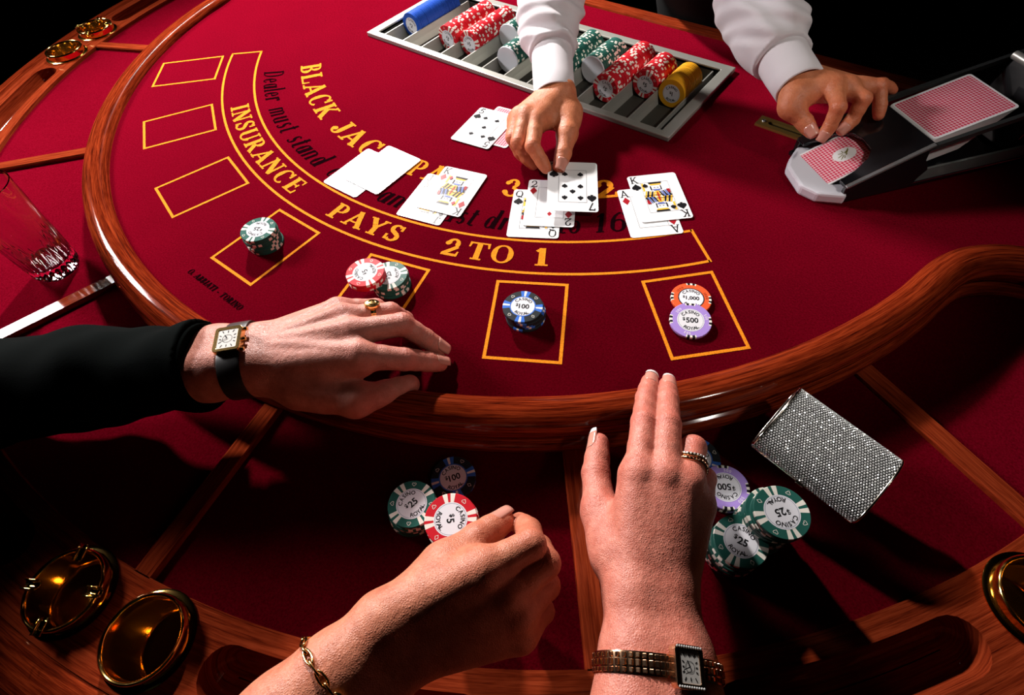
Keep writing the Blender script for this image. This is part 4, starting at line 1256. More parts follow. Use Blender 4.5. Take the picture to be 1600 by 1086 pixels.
FR = {'index': (.0112, .0095, .0084, .0070), 'middle': (.0114, .0098, .0086, .0072), 'ring': (.0108, .0092, .0081, .0068), 'little': (.0098, .0082, .0072, .0060), 'thumb': (.0150, .0122, .0108, .0084)}
def build_hand(J, skin, parent, scale=1.0, fat=1.0, forearm=(), h=0.001, up=(0, 0, 1), tendons=0.0, wr=(0.0125, 0.0185), nails=True, tips=False, nail_up=None, name='hand', nail_len=1.0):
    """J: finger -> four joints (pixel, pixel, height); forearm: further joints with radius"""
    P = {f: [npv(at(*q)) for q in J[f]] for f in FR}
    W = npv(at(*J['wrist'][0]))
    FA = [(npv(at(*q[:3])) if len(q) == 4 else npv(q[0]), q[-1]) for q in forearm]
    pts = np.array([p for f in P for p in P[f]] + [W] + [a for a, r in FA])
    Fd = Field(pts.min(0) - 0.042, pts.max(0) + 0.042, h)
    im, lm, mm, rm = P['index'][0], P['little'][0], P['middle'][0], P['ring'][0]
    n = unit(np.cross(im - W, lm - W)); upv = np.array(up, float)
    if n @ upv < 0: n = -n
    ax = unit(mm - W); side = unit(np.cross(n, ax))
    if side @ (im - lm) < 0: side = -side                      # towards the thumb
    palm = Fd.new()
    wo, wrad = wr[0] * scale, wr[1] * scale
    w_r, w_u = W + side * wo, W - side * wo
    mids = {'index': w_r, 'middle': W + side * wo * .35, 'ring': W - side * wo * .35, 'little': w_u}
    for f in ('index', 'middle', 'ring', 'little'):
        r0 = FR[f][0] * scale * fat
        low = 0.006 * scale
        Fd.cone(palm, mids[f] - n * 0.001, P[f][0] - n * 0.001, wrad * .92, r0 * 1.02, 0.008)
        Fd.cone(palm, mids[f] - n * low, P[f][0] - n * low * 1.3, wrad * .85, r0 * 1.05, 0.008)
        if tendons: Fd.cone(palm, W + n * wrad * .75, P[f][0] + n * (r0 * .68), 0.003 * scale, 0.0042 * scale, 0.004)
    for a, b in (('index', 'middle'), ('middle', 'ring'), ('ring', 'little')):
        Fd.cone(palm, P[a][0] - n * 0.003, P[b][0] - n * 0.003, FR[a][0] * scale * fat * .92, FR[b][0] * scale * fat * .92, 0.005)
    T = P['thumb']
    Fd.cone(palm, w_r - n * 0.003, T[0], wrad * .85, FR['thumb'][0] * scale * fat, 0.012)
    Fd.cone(palm, T[0], T[1], FR['thumb'][0] * scale * fat * 1.05, FR['thumb'][1] * scale * fat, 0.010)
    Fd.cone(palm, T[0] * .6 + T[1] * .4 - n * .002, im * .75 + W * .25 - n * 0.008, FR['thumb'][1] * scale * .95, FR['index'][0] * scale * .85, 0.014)
    # forearm: two bones side by side, turning rounder towards the elbow
    if FA:
        ch = [(W, wrad, wo)] + [(a, r * .80, r * .42) for a, r in FA]
        for (a, ra, oa), (b, rb, ob) in zip(ch[:-1], ch[1:]):
            t = unit(a - b); sd = unit(side - t * (side @ t))
            for s in (1, -1): Fd.cone(palm, a + sd * oa * s, b + sd * ob * s, ra, rb, 0.012)
    total = palm.copy()
    for f in ('index', 'middle', 'ring', 'little', 'thumb'):
        R = [q * scale * fat for q in FR[f]]
        F = Fd.new(); p = P[f]
        for i in range(3):
            if f == 'thumb' and i == 0: continue
            m = p[i] * .5 + p[i + 1] * .5
            rm_ = (R[i] + R[i + 1]) * .5 * (.955 if i < 2 else 1.0)
            Fd.cone(F, p[i], m, R[i], rm_, 0.002); Fd.cone(F, m, p[i + 1], rm_, R[i + 1], 0.002)
        if f == 'thumb': Fd.cone(F, p[1], p[1] * .8 + p[2] * .2, R[1], R[1] * .97, 0.002)
        for i in (1, 2):
            t = unit(p[i + 1] - p[i - 1])
            dors = unit(n - t * (n @ t))
            Fd.wrinkle(F, p[i] + dors * R[i] * .6, t, R[i] * 1.25, 0.00042 * scale, 0.0034, 0.006, dors)
        k = 0.007 if f != 'thumb' else 0.010
        hh = np.clip(0.5 + 0.5 * (palm - F) / k, 0, 1)
        J_ = palm * (1 - hh) + F * hh - k * hh * (1 - hh)
        kk = 0.0012
        hh = np.clip(0.5 + 0.5 * (total - J_) / kk, 0, 1)
        total = total * (1 - hh) + J_ * hh - kk * hh * (1 - hh)
    V, Q = Fd.polygonise(total)
    fl_ = np.zeros(len(V))
    for f in P:
        for i, wgt in ((0, .55), (1, .8), (2, .5), (3, .75)):
            if f == 'thumb' and i == 0: continue
            fl_ = np.maximum(fl_, wgt * np.exp(-((V - P[f][i]) ** 2).sum(1) / (0.0125 * scale) ** 2))
    me = np_mesh(name, V, Q, skin, fl_)
    o = link(name, me, parent)
    # fingernails
    if nails:
        for f in P:
            if nails is not True and f not in nails: continue
            p = P[f]; r = FR[f][3] * scale * fat; r2 = FR[f][2] * scale * fat
            t = unit(p[3] - p[2])
            ref = n
            if nail_up and f in nail_up: ref = np.array(nail_up[f], float)
            else:
                b0 = unit(p[2] - p[1])
                bend = np.cross(b0, t)
                if f != 'thumb' and np.linalg.norm(bend) > 0.15:
                    dq = np.cross(t, unit(bend)); ref = -dq if (-dq) @ (p[1] - p[3]) < 0 else dq
                    ref = -np.cross(unit(bend), t) if True else ref
                    if ref @ n < 0 and abs(t @ n) < .8: ref = -ref
            d_ = unit(ref - t * (ref @ t)); sd = np.cross(t, d_)
            L0, L1 = -r * 0.95, r * (0.95 if not tips else 1.05) * nail_len
            def plate(s0, s1, ns, over=0.0):
                rows = []
                for s in np.linspace(s0, s1, ns):
                    ctr = p[3] + t * s
                    rad_ = r + (r2 - r) * max(0.0, -s) / np.linalg.norm(p[3] - p[2])
                    wid = rad(58) * (1.0 if s < r * .4 else 1.0 - .18 * ((s - r * .4) / r) ** 2) * (min(1.0, .62 + .38 * (s - L0) / (0.5 * r)))
                    drop = 0.00018 - (0.0 if s < 0 else 0.10 * s * s / r)
                    rows.append([Vector(ctr + (d_ * cos(q) + sd * sin(q)) * (rad_ + drop) * (1.0 if abs(q) < rad(50) else .985)) for q in np.linspace(-wid, wid, 9)])
                return rows
            cut = L1 * (.62 if tips else 1.0)
            nb = MB().grid(plate(L0, cut, 9)).obj('fingernail', NAILP, o, smooth=True)
            sm = nb.modifiers.new('thick', 'SOLIDIFY'); sm.thickness = 0.0005; sm.offset = 1
            if tips:
                nt = MB().grid(plate(cut, L1, 5)).obj('nail_tip', NAILW, nb, smooth=True)
                sm = nt.modifiers.new('thick', 'SOLIDIFY'); sm.thickness = 0.0006; sm.offset = 1
    bv = BVHTree.FromPolygons([tuple(v) for v in V], [tuple(q) for q in Q])
    return dict(o=o, P=P, W=W, n=n, side=side, ax=ax, bv=bv, FA=FA)

def girth(bv, c, t, ref, nseg=40, lim=None):
    """skin outline around an axis: list of (direction, radius)"""
    t = unit(t); x = unit(ref - t * (ref @ t)); y = np.cross(t, x)
    out = []
    for k in range(nseg):
        a = 2 * pi * k / nseg
        d = x * cos(a) + y * sin(a)
        hit = bv.ray_cast(Vector(c), Vector(d), 0.08)
        out.append((d, hit[3] if hit[0] is not None else None))
    rs = sorted(r for d, r in out if r is not None); med = rs[len(rs) // 2] if rs else 0.01
    mx = lim or med * 1.5
    return [(d, min(r if r is not None else med, mx)) for d, r in out], t
def band_mesh(ring, c, t, w, th, off=0.0003, notch=None, bulge=0.0):
    """strap of width w and thickness th lying on the outline"""
    rows = []
    for i, (d, r) in enumerate(ring):
        hw = w(i) if callable(w) else w
        rr = r + off
        pr = [(rr, -hw / 2), (rr + th * .8, -hw / 2), (rr + th, -hw / 2 * .8), (rr + th + bulge, 0), (rr + th, hw / 2 * .8), (rr + th * .8, hw / 2), (rr, hw / 2)]
        rows.append([Vector(c + d * a + t * b) for a, b in pr])
    return MB().grid(rows, closed_u=True, closed_v=True)
def frame(c, x, n):
    """matrix with X along x and Z along n"""
    z = unit(np.array(n, float)); x = unit(np.array(x, float) - z * (np.array(x, float) @ z)); y = np.cross(z, x)
    M = Matrix(((x[0], y[0], z[0], c[0]), (x[1], y[1], z[1], c[1]), (x[2], y[2], z[2], c[2]), (0, 0, 0, 1)))
    return M
def sleeve(name, chain, m, parent, h=0.002, folds=0.0, lam=0.03, k=0.02, seed=0, floor_z=None, wob=1.0, cut=None):
    """cloth tube grown around joints (point, radius); folds runs wrinkles round the arm"""
    pts = np.array([c for c, r in chain]); mr = max(r for c, r in chain)
    Fd = Field(pts.min(0) - mr - .01, pts.max(0) + mr + .01, h)
    F = Fd.new()
    for (a, ra), (b, rb) in zip(chain[:-1], chain[1:]): Fd.cone(F, a, b, ra, rb, k)
    if folds:
        X, Y, Z = np.meshgrid(*[(Fd.lo[q] + h * np.arange(Fd.n[q])).astype(np.float32) for q in range(3)], indexing='ij', sparse=True)
        t = unit(chain[-1][0] - chain[0][0]); c0_ = chain[0][0]
        s_ = (X - c0_[0]) * t[0] + (Y - c0_[1]) * t[1] + (Z - c0_[2]) * t[2]
        e1 = unit(np.cross(t, (0, 0, 1))); e2 = np.cross(t, e1)
        u_ = (X - c0_[0]) * e1[0] + (Y - c0_[1]) * e1[1] + (Z - c0_[2]) * e1[2]
        v_ = (X - c0_[0]) * e2[0] + (Y - c0_[1]) * e2[1] + (Z - c0_[2]) * e2[2]
        ph = 38 * u_ + 22 * v_ + 1.6 * np.sin(31 * u_ + 47 * v_ + seed) + seed
        q = np.sin(2 * pi * s_ / lam + ph * wob) + 0.55 * np.sin(2 * pi * s_ / (lam * .53) - 55 * u_ + 1.3 * np.sin(60 * v_) + seed * 2)
        F += (folds * q * np.clip((s_ + .01) / 0.02, 0, 1) * np.clip((.24 - s_) / .10, .3, 1)).astype(np.float32)
    if cut is not None:
        c, t = cut
        X, Y, Z = np.meshgrid(*[(Fd.lo[q] + h * np.arange(Fd.n[q])).astype(np.float32) for q in range(3)], indexing='ij', sparse=True)
        F = np.maximum(F, ((X - c[0]) * t[0] + (Y - c[1]) * t[1] + (Z - c[2]) * t[2]).astype(np.float32))
    V, Q = Fd.polygonise(F)
    return link(name, np_mesh(name, V, Q, m), parent)
def cuff(name, c0_, c1_, r0, r1, flat_n, fl, m, parent, th=0.0016, lip=0.0):
    """open shirt cuff from the hand end c0 to the sleeve end c1, oval across flat_n"""
    t = unit(c1_ - c0_); nz = unit(flat_n - t * (flat_n @ t)); x = np.cross(nz, t)
    rows = []
    S = [0, .02, .3, .6, 1.0]
    for ins in (0, 1):
        for s in (S if not ins else S[::-1]):
            r = r0 + (r1 - r0) * s - (th if ins else 0) - (0.0008 if s == 0 else 0)
            c = c0_ + (c1_ - c0_) * s
            rows.append([Vector(c + (x * cos(a) + nz * sin(a) * fl) * r * (1 + .018 * sin(3 * a + 4 * s))) for a in np.linspace(0, 2 * pi, 40, endpoint=False)])
    return MB().grid(rows, closed_u=True, closed_v=True).obj(name, m, parent, smooth=True, angle=60)
# joints as (px,py,z)
HAND_DEFS = {
'woman':dict(
 index=[(999,742,.058),(1006,660,.052),(1010,622,.040),(1015,597,.029)],
 middle=[(1040,745,.060),(1043,664,.054),(1043,626,.041),(1043,602,.029)],
 ring=[(1073,756,.0585),(1083,700,.050),(1082,722,.022),(1076,745,.006)],
 little=[(1091,790,.049),(1101,748,.030),(1092,770,.008),(1085,790,-.002)],
 thumb=[(963,868,.030),(938,800,.022),(931,740,.016),(935,693,.012)],
 wrist=[(1018,938,.040)],
 ),
'man':dict(
 index=[(560,556,.052),(632,561,.036),(668,565,.020),(687,568,.011)],
 middle=[(548,520,.054),(628,507,.046),(664,529,.026),(687,544,.012)],
 ring=[(535,497,.050),(610,489,.038),(632,500,.014),(640,512,.007)],
 little=[(528,484,.042),(588,481,.026),(607,490,.010),(612,498,.007)],
 thumb=[(470,606,.034),(556,626,.026),(603,614,.012),(640,601,.006)],
 wrist=[(398,558,.051)],
 ),
'pinch':dict(
 index=[(752,893,.066),(829,851,.058),(826,829,.036),(812,817,.024)],
 middle=[(788,930,.051),(851,880,.046),(842,856,.022),(826,842,.012)],
 ring=[(806,960,.042),(852,915,.028),(838,890,.008),(820,880,.0)],
 little=[(812,992,.028),(846,955,.012),(836,930,-.006),(822,918,-.012)],
 thumb=[(672,925,.052),(694,882,.050),(746,843,.042),(785,815,.032)],
 wrist=[(612,1003,.052)],
 ),
'dealer_r':dict(
 index=[(838,186,.052),(832,228,.043),(846,251,.027),(853,263,.0195)],
 middle=[(822,180,.054),(810,222,.041),(823,246,.022),(833,257,.012)],
 ring=[(812,181,.049),(801,215,.037),(812,238,.019),(820,248,.011)],
 little=[(806,187,.042),(800,210,.033),(809,229,.019),(815,238,.012)],
 thumb=[(889,176,.042),(886,209,.037),(880,240,.028),(874,260,.0215)],
 wrist=[(868,146,.054)],
 ),
'dealer_l':dict(
 index=[(1304,134,.090),(1310,168,.084),(1297,197,.064),(1286,213,.053)],
 middle=[(1324,134,.088),(1349,155,.083),(1332,187,.062),(1316,203,.053)],
 ring=[(1345,135,.082),(1374,134,.084),(1375,164,.068),(1373,180,.059)],
 little=[(1360,138,.074),(1378,132,.072),(1388,136,.066),(1395,141,.062)],
 thumb=[(1243,148,.078),(1235,168,.070),(1257,191,.059),(1268,206,.053)],
 wrist=[(1238,114,.086)],
 ),
}

HANDS = {}
# ---------------------------------------------------------------- woman with two fingers stretched out
pw = empty('person', tuple(at(1018, 938, 0.02)), label='person with french manicure tapping two straight fingers on the rail', cat='person')
def world_child(root):
    def f(o):
        return o
    return f
class Root:
    """parts are modelled in world space; hang them under an Empty at the base"""
    def __init__(s, e): s.e = e; s.inv = Matrix.Translation(e.location).inverted()
    def fix(s):
        for c in s.e.children: c.matrix_parent_inverse = s.inv
H = HAND_DEFS['woman']
hw_ = build_hand(H, SKIN2, pw, 0.95, 1.17, [(1026, 1030, .040, .029), (1030, 1120, .040, .033), (1040, 1330, .035, .040)], tips=True, wr=(.0125, .0185), h=0.0009,
                 nails=('index', 'middle', 'thumb'), nail_up={'thumb': (-0.85, -0.55, 0.30)}, nail_len=1.25)
f0 = npv(at(1034, 1210, .038)); f1 = npv(at(1040, 1330, .035)); f2 = f1 + unit(f1 - f0) * .13 + np.array((0, 0, -.02)); f3 = f2 + np.array((.04, -.16, .22))
sleeve('dress_sleeve', [(f0 + unit(f1 - f0) * .01, .044), (f1, .047), (f2, .052), (f3, .07)], JACKET, pw, h=0.004, folds=.001, lam=.06, cut=(f0, unit(f0 - f1)))
Root(pw).fix()
# ---------------------------------------------------------------- man in a black jacket
pm = empty('person', tuple(at(398, 558, 0.03)), label='person in a black jacket resting a hand with watch and signet ring', cat='person')
H = HAND_DEFS['man']
hm_ = build_hand(H, SKIN1, pm, 1.03, 1.15, [(340, 566, .051, .030), (290, 574, .048, .030)], tendons=1.0, wr=(.0135, .0195), h=0.001, nails=('index', 'middle'))
e0 = npv(at(322, 570, .050)); e1 = npv(at(150, 590, .036)); e2 = npv(at(-60, 622, .030))
e3 = e2 + unit(e2 - e1) * .12 + np.array((0, 0, .03))
sleeve('jacket_sleeve', [(e0 + unit(e0 - e1) * .03, .036), (e0, .0375), (e1, .046), (e2, .053), (e3, .06)], JACKET, pm, h=0.002, folds=0.0010, lam=0.075, seed=1.0, cut=(e0, unit(e0 - e1)))
cuff('sleeve_hem', e0 + unit(e0 - e1) * .003, e0 - unit(e0 - e1) * .02, .0385, .0385, np.array((0, 0, 1.)), 1.0, JACKET, pm)
# shoulder and chest out of the frame
sh = e3 + np.array((-.05, -.16, .16))
sleeve('jacket_body', [(e3, .06), (e3 * .5 + sh * .5 , .07), (sh, .085), (sh + np.array((.0, -.12, -.05)), .14), (sh + np.array((.0, -.14, -.35)), .15)], JACKET, pm, h=0.005, k=0.04)
Root(pm).fix()
# ---------------------------------------------------------------- hand pinching the air beside the red chips
pp = empty('person', tuple(at(612, 1003, 0.03)), label='person with a gold chain bracelet holding thumb and forefinger together', cat='person')
H = HAND_DEFS['pinch']
hp_ = build_hand(H, SKIN3, pp, 1.0, 1.17, [(545, 1072, .052, .030), (470, 1150, .052, .034), (330, 1290, .05, .040)], wr=(.0125, .0188), h=0.001,
                 nails=('thumb',), nail_up={'thumb': (-0.75, 0.15, 0.75)})
f0 = npv(at(420, 1200, .051)); f1 = npv(at(330, 1290, .05)); f2 = f1 + unit(f1 - f0) * .14 + np.array((0, 0, -.02)); f3 = f2 + np.array((.02, -.16, .22))
sleeve('dress_sleeve', [(f0 + unit(f1 - f0) * .01, .043), (f1, .047), (f2, .052), (f3, .07)], JACKET, pp, h=0.004, folds=.001, lam=.06, cut=(f0, unit(f0 - f1)))
Root(pp).fix()
# ---------------------------------------------------------------- dealer in white shirt and black vest
pd = empty('person', (0.17, 0.36, -0.78), label='dealer in a white shirt and black vest dealing a card', cat='person')
hr_ = build_hand(HAND_DEFS['dealer_r'], SKIN4, pd, 0.94, 1.08, [(863, 105, .062, .020)], wr=(.0095, .0165), h=0.001, up=(0.3, -0.6, 0.7), nails=('thumb',), nail_up={'thumb': (0.55, -0.35, 0.5)})
hl_ = build_hand(HAND_DEFS['dealer_l'], SKIN4, pd, 0.94, 1.0, [(1230, 104, .084, .012)], wr=(.0085, .0160), h=0.001, up=(0.3, -0.6, 0.7), nails=('index', 'middle', 'thumb'), nail_up={'thumb': (0.2, -0.75, 0.6), 'index': (0.1, -0.8, 0.5), 'middle': (0.1, -0.8, 0.5)})
UPN = np.array((0.2, -0.5, .85))
c0_ = npv(at(867, 150, .054)); c1_ = npv(at(862, 84, .070))
cuff('cuff', c0_, c1_, .0275, .0290, UPN, .86, SHIRT, pd)
s1 = npv(at(862, 78, .072)); s2 = npv(at(857, 40, .084)); s3 = npv(at(862, -8, .102)); el = np.array((0.045, -.085, .19)); shR = np.array((0.03, .06, .43))
sleeve('shirt_sleeve', [(s1, .033), (s2, .041), (s3, .047), (el, .055), (shR, .075)], SHIRT, pd, h=0.0022, folds=0.0026, lam=0.042, k=.02, seed=.6, cut=(npv(at(862, 84, .070)), unit(c0_ - c1_)))
c0_ = npv(at(1250, 137, .080)); c1_ = npv(at(1222, 90, .091))
cuff('cuff', c0_, c1_, .0290, .0305, UPN, .95, SHIRT, pd)
s1 = npv(at(1219, 86, .092)); s2 = npv(at(1204, 55, .102)); s3 = npv(at(1180, 10, .116)); el = np.array((.33, .05, .19)); shL = np.array((0.40, .10, .45))
sleeve('shirt_sleeve', [(s1, .034), (s2, .041), (s3, .046), (el, .054), (shL, .075)], SHIRT, pd, h=0.0022, folds=0.0028, lam=0.04, k=.02, seed=2.6, cut=(c1_, unit(c0_ - c1_)))
sleeve('vest', [(np.array((.21, .36, -.25)), .15), (np.array((.20, .29, .0)), .14), (np.array((.18, .175, .16)), .13), (np.array((.14, .11, .34)), .12), (np.array((.28, .12, .35)), .12), (np.array((.21, .07, .45)), .10)], VEST, pd, h=0.006, k=.05)
hd = np.array((.215, .0, .66)); fw_ = unit(np.array((.15, -1., -.75))); upv_ = unit(np.array((0, -.55, 1.)) - fw_ * (np.array((0, -.55, 1.)) @ fw_)); sd_ = np.cross(fw_, upv_)
Fh = Field(hd - .2, hd + .2, .003); F_ = Fh.new()
nk = np.array((.21, .07, .48))
Fh.cone(F_, nk, hd - upv_ * .05 - fw_ * .02, .062, .055, .02)
Fh.cone(F_, hd + upv_ * .035 - fw_ * .025, hd + upv_ * .02 + fw_ * .02, .078, .070, .02)
Fh.cone(F_, hd + fw_ * .02, hd - upv_ * .075 + fw_ * .045, .066, .036, .03)
Fh.cone(F_, hd + upv_ * .02 + fw_ * .085, hd - upv_ * .018 + fw_ * .106, .008, .013, .012)
for s_ in (-1, 1):
    Fh.cone(F_, hd + sd_ * .078 * s_ + upv_ * .02, hd + sd_ * .076 * s_ - upv_ * .02, .015, .011, .008)
    Fh.cone(F_, hd + sd_ * .048 * s_ + upv_ * .036 + fw_ * .072, hd + sd_ * .014 * s_ + upv_ * .032 + fw_ * .084, .009, .009, .010)
for z_, r_ in ((-.044, .0075), (-.055, .008)): Fh.cone(F_, hd - sd_ * .018 + upv_ * z_ + fw_ * .083, hd + sd_ * .018 + upv_ * z_ + fw_ * .083, r_, r_, .006)
V_, Q_ = Fh.polygonise(F_)
head = link('head', np_mesh('head', V_, Q_, SKIN4, np.zeros(len(V_))), pd)
for s_ in (-1, 1):
    MB().lathe([(0, -.009), (.007, -.006), (.0095, 0), (.007, .006), (0, .009)], 12, T=Matrix.Translation(Vector(hd + sd_ * .031 * s_ + upv_ * .016 + fw_ * .073))).obj('eye', mat('eye_white', (.7, .68, .66), .2) if s_ < 0 else MATS['eye_white'], head, smooth=True)
Fh = Field(hd - .2, hd + .2, .003); F_ = Fh.new()
Fh.cone(F_, hd + upv_ * .045 - fw_ * .035, hd + upv_ * .05 + fw_ * .015, .082, .072, .02)
Fh.cone(F_, hd + upv_ * .03 - fw_ * .05, hd - upv_ * .04 - fw_ * .05, .07, .05, .02)
V_, Q_ = Fh.polygonise(F_)
link('hair', np_mesh('hair', V_, Q_, mat('dark_hair', (.012, .008, .006), .5)), head)
sleeve('trousers', [(np.array((.14, .42, -.25)), .12), (np.array((.12, .42, -.775)), .06), (np.array((.14, .42, -.25)), .10), (np.array((.28, .42, -.25)), .12), (np.array((.30, .42, -.775)), .06)], VEST, pd, h=0.008, k=.02)
Root(pd).fix()

# ================================================================ things worn
# man's rectangular gold watch on a black leather strap
wc = npv(at(381, 560, .051)); wt = unit(npv(at(420, 554, .051)) - npv(at(345, 566, .051)))
ring_, t_ = girth(hm_['bv'], wc, wt, np.array((0, 0, 1.)), 48, .045)
watch = empty('wristwatch', tuple(wc), label='rectangular gold wristwatch with black leather strap on the jacketed arm', cat='wristwatch')
band_mesh(ring_, wc, t_, 0.0195, 0.0022).obj('strap', BLACKST, watch, smooth=True, angle=50)
def watch_case(root, ctr, M, L, Wd, metal, dial_c, roman=True, gems=False, crown=True):
    """case with long side along local X (along the strap), face up Z"""
    def add(mb, name, m, parent=None, **k):
        o = mb.obj(name, m, parent or root, **k)
        return o
    hx, hy = L / 2, Wd / 2
    T = M
    def rr_slab(w, h_, r, z0, z1): 
        mb = slab(round_rect(w, h_, r, 4), z0, z1); mb.v = [tuple(T @ Vector(p)) for p in mb.v]; return mb
    case = add(rr_slab(L, Wd, .003, -.002, .0048), 'case', metal, bevel=.0008)
    mb = fill_poly(round_rect(L, Wd, .003, 4), [round_rect(L - .0062, Wd - .0062, .0012, 3)], z=.0056, thick=.0012); mb.v = [tuple(T @ Vector(p)) for p in mb.v]
    bz = add(mb, 'bezel', metal, bevel=.0004)
    mb = rr_slab(L - .006, Wd - .006, .0012, .0048, .0051)
    dial = add(mb, 'dial', mat('dial_' + root.name, dial_c, .35))
    z = .00525
    def flat(polys, name, m, par):
        mb = MB()
        for p in polys: mb.add([T @ Vector((x, y, z)) for x, y in p], [tuple(range(len(p)))])
        return add(mb, name, m, par)
    ix, iy = hx - .0045, hy - .0045
    tk = []
    for k in range(12):
        a = 2 * pi * k / 12
        s = min(ix / max(abs(cos(a)), 1e-3), iy / max(abs(sin(a)), 1e-3))
        x, y = s * cos(a), s * sin(a)
        tk += seg(x, y, x * .74, y * .74, .0007)
    flat(tk, 'numerals', INKK, dial)
    n_ = 24
    for rr, nm in ((min(ix, iy) * .58, 'chapter_ring'),):
        pl = []
        for k in range(n_):
            a, b = 2 * pi * k / n_, 2 * pi * (k + 1) / n_
            pl += seg(rr * cos(a), rr * sin(a), rr * cos(b), rr * sin(b), .0003)
        flat(pl, nm, INKK, dial)
    z = .0056
    flat(seg(0, 0, ix * .45, iy * .35, .0008), 'hour_hand', INKK, dial)
    flat(seg(0, 0, -ix * .25, iy * .85, .0006), 'minute_hand', INKK, dial)
    if crown:
        for k, yy in enumerate((-.42, 0.0, .42) if not gems else (0.0,)):
            mb = MB().lathe([(0, -.0005), (.0017, -.0005), (.0019, .001), (.0017, .0028), (0, .003)], 14, T=T @ Matrix.Translation((yy * L, -hy, .0015)) @ Matrix.Rotation(rad(90), 4, 'X'))
            add(mb, 'crown' if yy == 0 else 'pusher', metal, smooth=True, angle=40)
    if gems:
        mb = MB()
        for s in (-1, 1):
            for k in range(11):
                T2 = T @ Matrix.Translation((s * (hx - .0013), -hy + .0016 + k * (Wd - .0032) / 10, .0058))
                mb.lathe([(.00085, 0), (.0005, .0005), (0, .0006)], 6, T=T2)
        add(mb, 'gem_rows', CRY, bz, kind='stuff')
    for c in root.children: c.matrix_parent_inverse = Matrix.Translation(root.location).inverted()
top = wc + np.array((0, 0, 1.)) * 0
up_d = unit(np.array((.05, .05, 1.)) - t_ * (np.array((.05, .05, 1.)) @ t_))
hit = hm_['bv'].ray_cast(Vector(wc + up_d * .08), Vector(-up_d), .2)
wtop = npv(hit[0]) if hit[0] is not None else wc + up_d * .03
acr = np.cross(up_d, t_)
watch_case(watch, wtop, frame(wtop + up_d * .003, acr, up_d), 0.0270, 0.0235, GOLDM, (0.62, 0.60, 0.56))
# signet ring on the jacketed hand
def finger_ring(hand, f, i0, i1, s, name, label, build):
    p = hand['P'][f]; c = p[i0] * (1 - s) + p[i1] * s; t = unit(p[i1] - p[i0])
    rg, t = girth(hand['bv'], c, t, hand['n'], 32, FR[f][1] * 1.25)
    e = empty(name, tuple(c), label=label, cat='ring')
    build(e, c, t, rg, hand)
    for q in e.children: q.matrix_parent_inverse = Matrix.Translation(e.location).inverted()
def signet(e, c, t, rg, hand):
    band_mesh(rg, c, t, .0048, .0014, -.0004).obj('band', GOLDM, e, smooth=True, angle=50)
    mb = MB()
    for i in range(0, 32, 2):
        d, r = rg[i]
        q = c + d * (r + .0012)
        for s in (-1, 1): mb.lathe([(0.0, -.0008), (.0013, -.0003), (.0013, .0003), (0, .0009)], 6, T=frame(q + t * s * .0013, t, d))
    mb.obj('chain_links', GOLDM, e, kind='stuff')
    d = unit(np.array((.1, .35, 1.)) - t * (np.array((.1, .35, 1.)) @ t)); k = max(range(32), key=lambda i: rg[i][0] @ d)
    T = frame(c + rg[k][0] * (rg[k][1] - .0003), t, rg[k][0])
    MB().lathe([(0.0, .0046), (.0036, .0046), (.0050, .0040), (.0054, .0028), (.0050, .0), (0, -.001)], 24, T=T @ Matrix.Diagonal((1.4, 1.25, 1, 1))).obj('bezel', GOLDM, e, smooth=True, angle=40)
    MB().lathe([(.0030, .0047), (.0034, .0054), (.0038, .0047)], 24, T=T).obj('crest', BRASS, e, smooth=True)
finger_ring(hm_, 'ring', 0, 1, .62, 'finger_ring', 'chunky gold signet ring on the jacketed hand', signet)
# twisted gold rings of the two-finger hand
def twist(e, c, t, rg, hand):
    for s in (-1, 1):
        mb = MB()
        pts = [c + d * (r + .0006) + t * (s * .0021 + .0008 * sin(3 * i / 32 * 2 * pi)) for i, (d, r) in enumerate(rg)]
        mb.tube(pts, .0017, 8, closed=True)
        mb.obj('band', ROSEG, e, smooth=True)
        mb = MB()
        for i, (d, r) in enumerate(rg):
            q = c + d * (r + .0020) + t * (s * .0021 + .0008 * sin(3 * i / 32 * 2 * pi))
            mb.lathe([(.0011, -.0003), (.0007, .0006), (0, .0007)], 6, T=frame(q, t, d))
        mb.obj('pave_stones', CRY if s > 0 else ROSEG, e, kind='stuff')
finger_ring(hw_, 'ring', 0, 1, .50, 'finger_ring', 'double twisted gold ring on the bent finger of the manicured hand', twist)
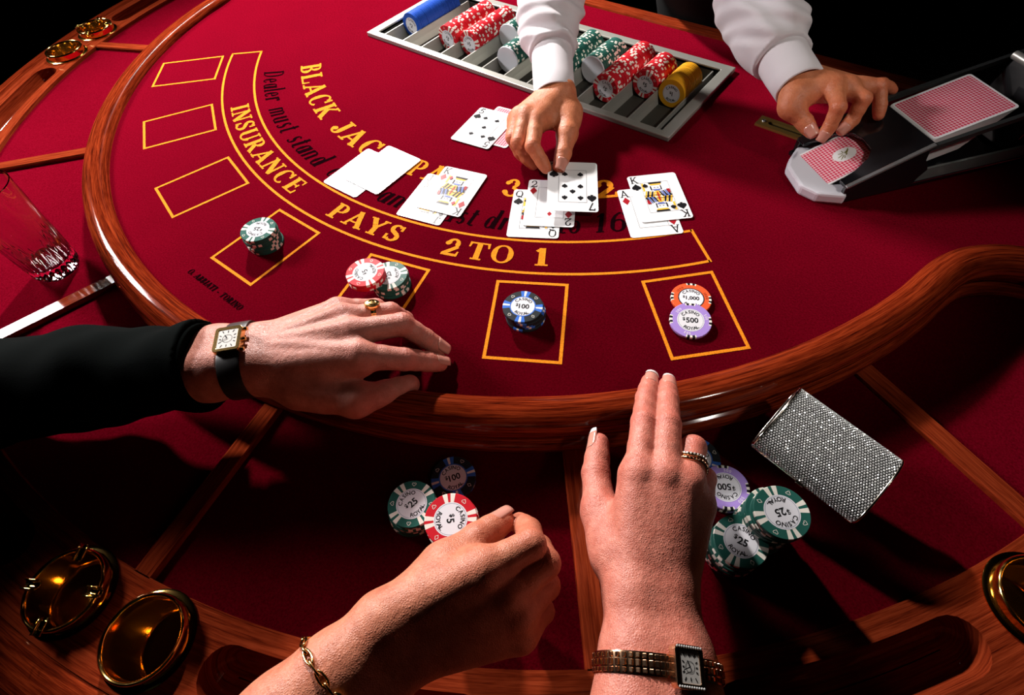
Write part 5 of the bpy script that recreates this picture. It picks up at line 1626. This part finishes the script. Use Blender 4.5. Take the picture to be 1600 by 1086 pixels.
# woman's gold bracelet watch
wc = npv(at(1028, 1046, .040)); wt = unit(npv(at(1024, 1000, .040)) - npv(at(1030, 1110, .040)))
ring_, t_ = girth(hw_['bv'], wc, wt, np.array((0, 0, 1.)), 56, .05)
watch = empty('wristwatch', tuple(wc), label='small gold bracelet watch with gem rows on the manicured hand', cat='wristwatch')
band_mesh(ring_, wc, t_, 0.0125, 0.0012).obj('bracelet', ROSEG, watch, smooth=True, angle=50)
mb = MB()
for i in range(56):
    d, r = ring_[i]
    d2, r2 = ring_[(i + 1) % 56]
    q = (wc + d * (r + .0016) + wc + d2 * (r2 + .0016)) / 2
    for j, wj in ((-1, .0026), (0, .0036), (1, .0026)):
        T = frame(q + t_ * j * .0040, t_, d)
        mb.box(-wj / 2, wj / 2, -.0013, .0013, -.0008, .0009 if j else .0013, T=T)
mb.obj('bracelet_links', ROSEG, watch, bevel=.0003, kind='stuff')
sd = hw_['side']
up_d = unit(np.array((0, 0, 1.)) * .93 - sd * .36); up_d = unit(up_d - t_ * (up_d @ t_))
hit = hw_['bv'].ray_cast(Vector(wc + up_d * .08), Vector(-up_d), .2)
wtop = npv(hit[0]) if hit[0] is not None else wc + up_d * .03
watch_case(watch, wtop, frame(wtop + up_d * .0025, t_, up_d), 0.0235, 0.0195, ROSEG, (0.66, 0.64, 0.60), gems=True)
# gold chain bracelet of the pinching hand
wc = npv(at(541, 1076, .052)); wt = unit(npv(at(600, 1015, .052)) - npv(at(480, 1140, .052)))
ring_, t_ = girth(hp_['bv'], wc, wt, np.array((0, 0, 1.)), 60, .05)
br = empty('bracelet', tuple(wc), label='gold chain bracelet on the wrist at the bottom edge', cat='bracelet')
for i in range(0, 60, 2):
    d, r = ring_[i]; d2, r2 = ring_[(i + 2) % 60]
    a, b = wc + d * (r + .0016), wc + d2 * (r2 + .0016)
    tt = unit(b - a); L_ = np.linalg.norm(b - a) * .72
    e2_ = t_ if (i // 2) % 2 else np.cross(tt, t_)
    q = (a + b) / 2
    pts = [q + tt * cos(x) * L_ + e2_ * sin(x) * .0022 for x in np.linspace(0, 2 * pi, 12, endpoint=False)]
    MB().tube(pts, .0008, 6, closed=True).obj('chain_link', GOLDM, br, smooth=True)
for c in br.children: c.matrix_parent_inverse = Matrix.Translation(br.location).inverted()
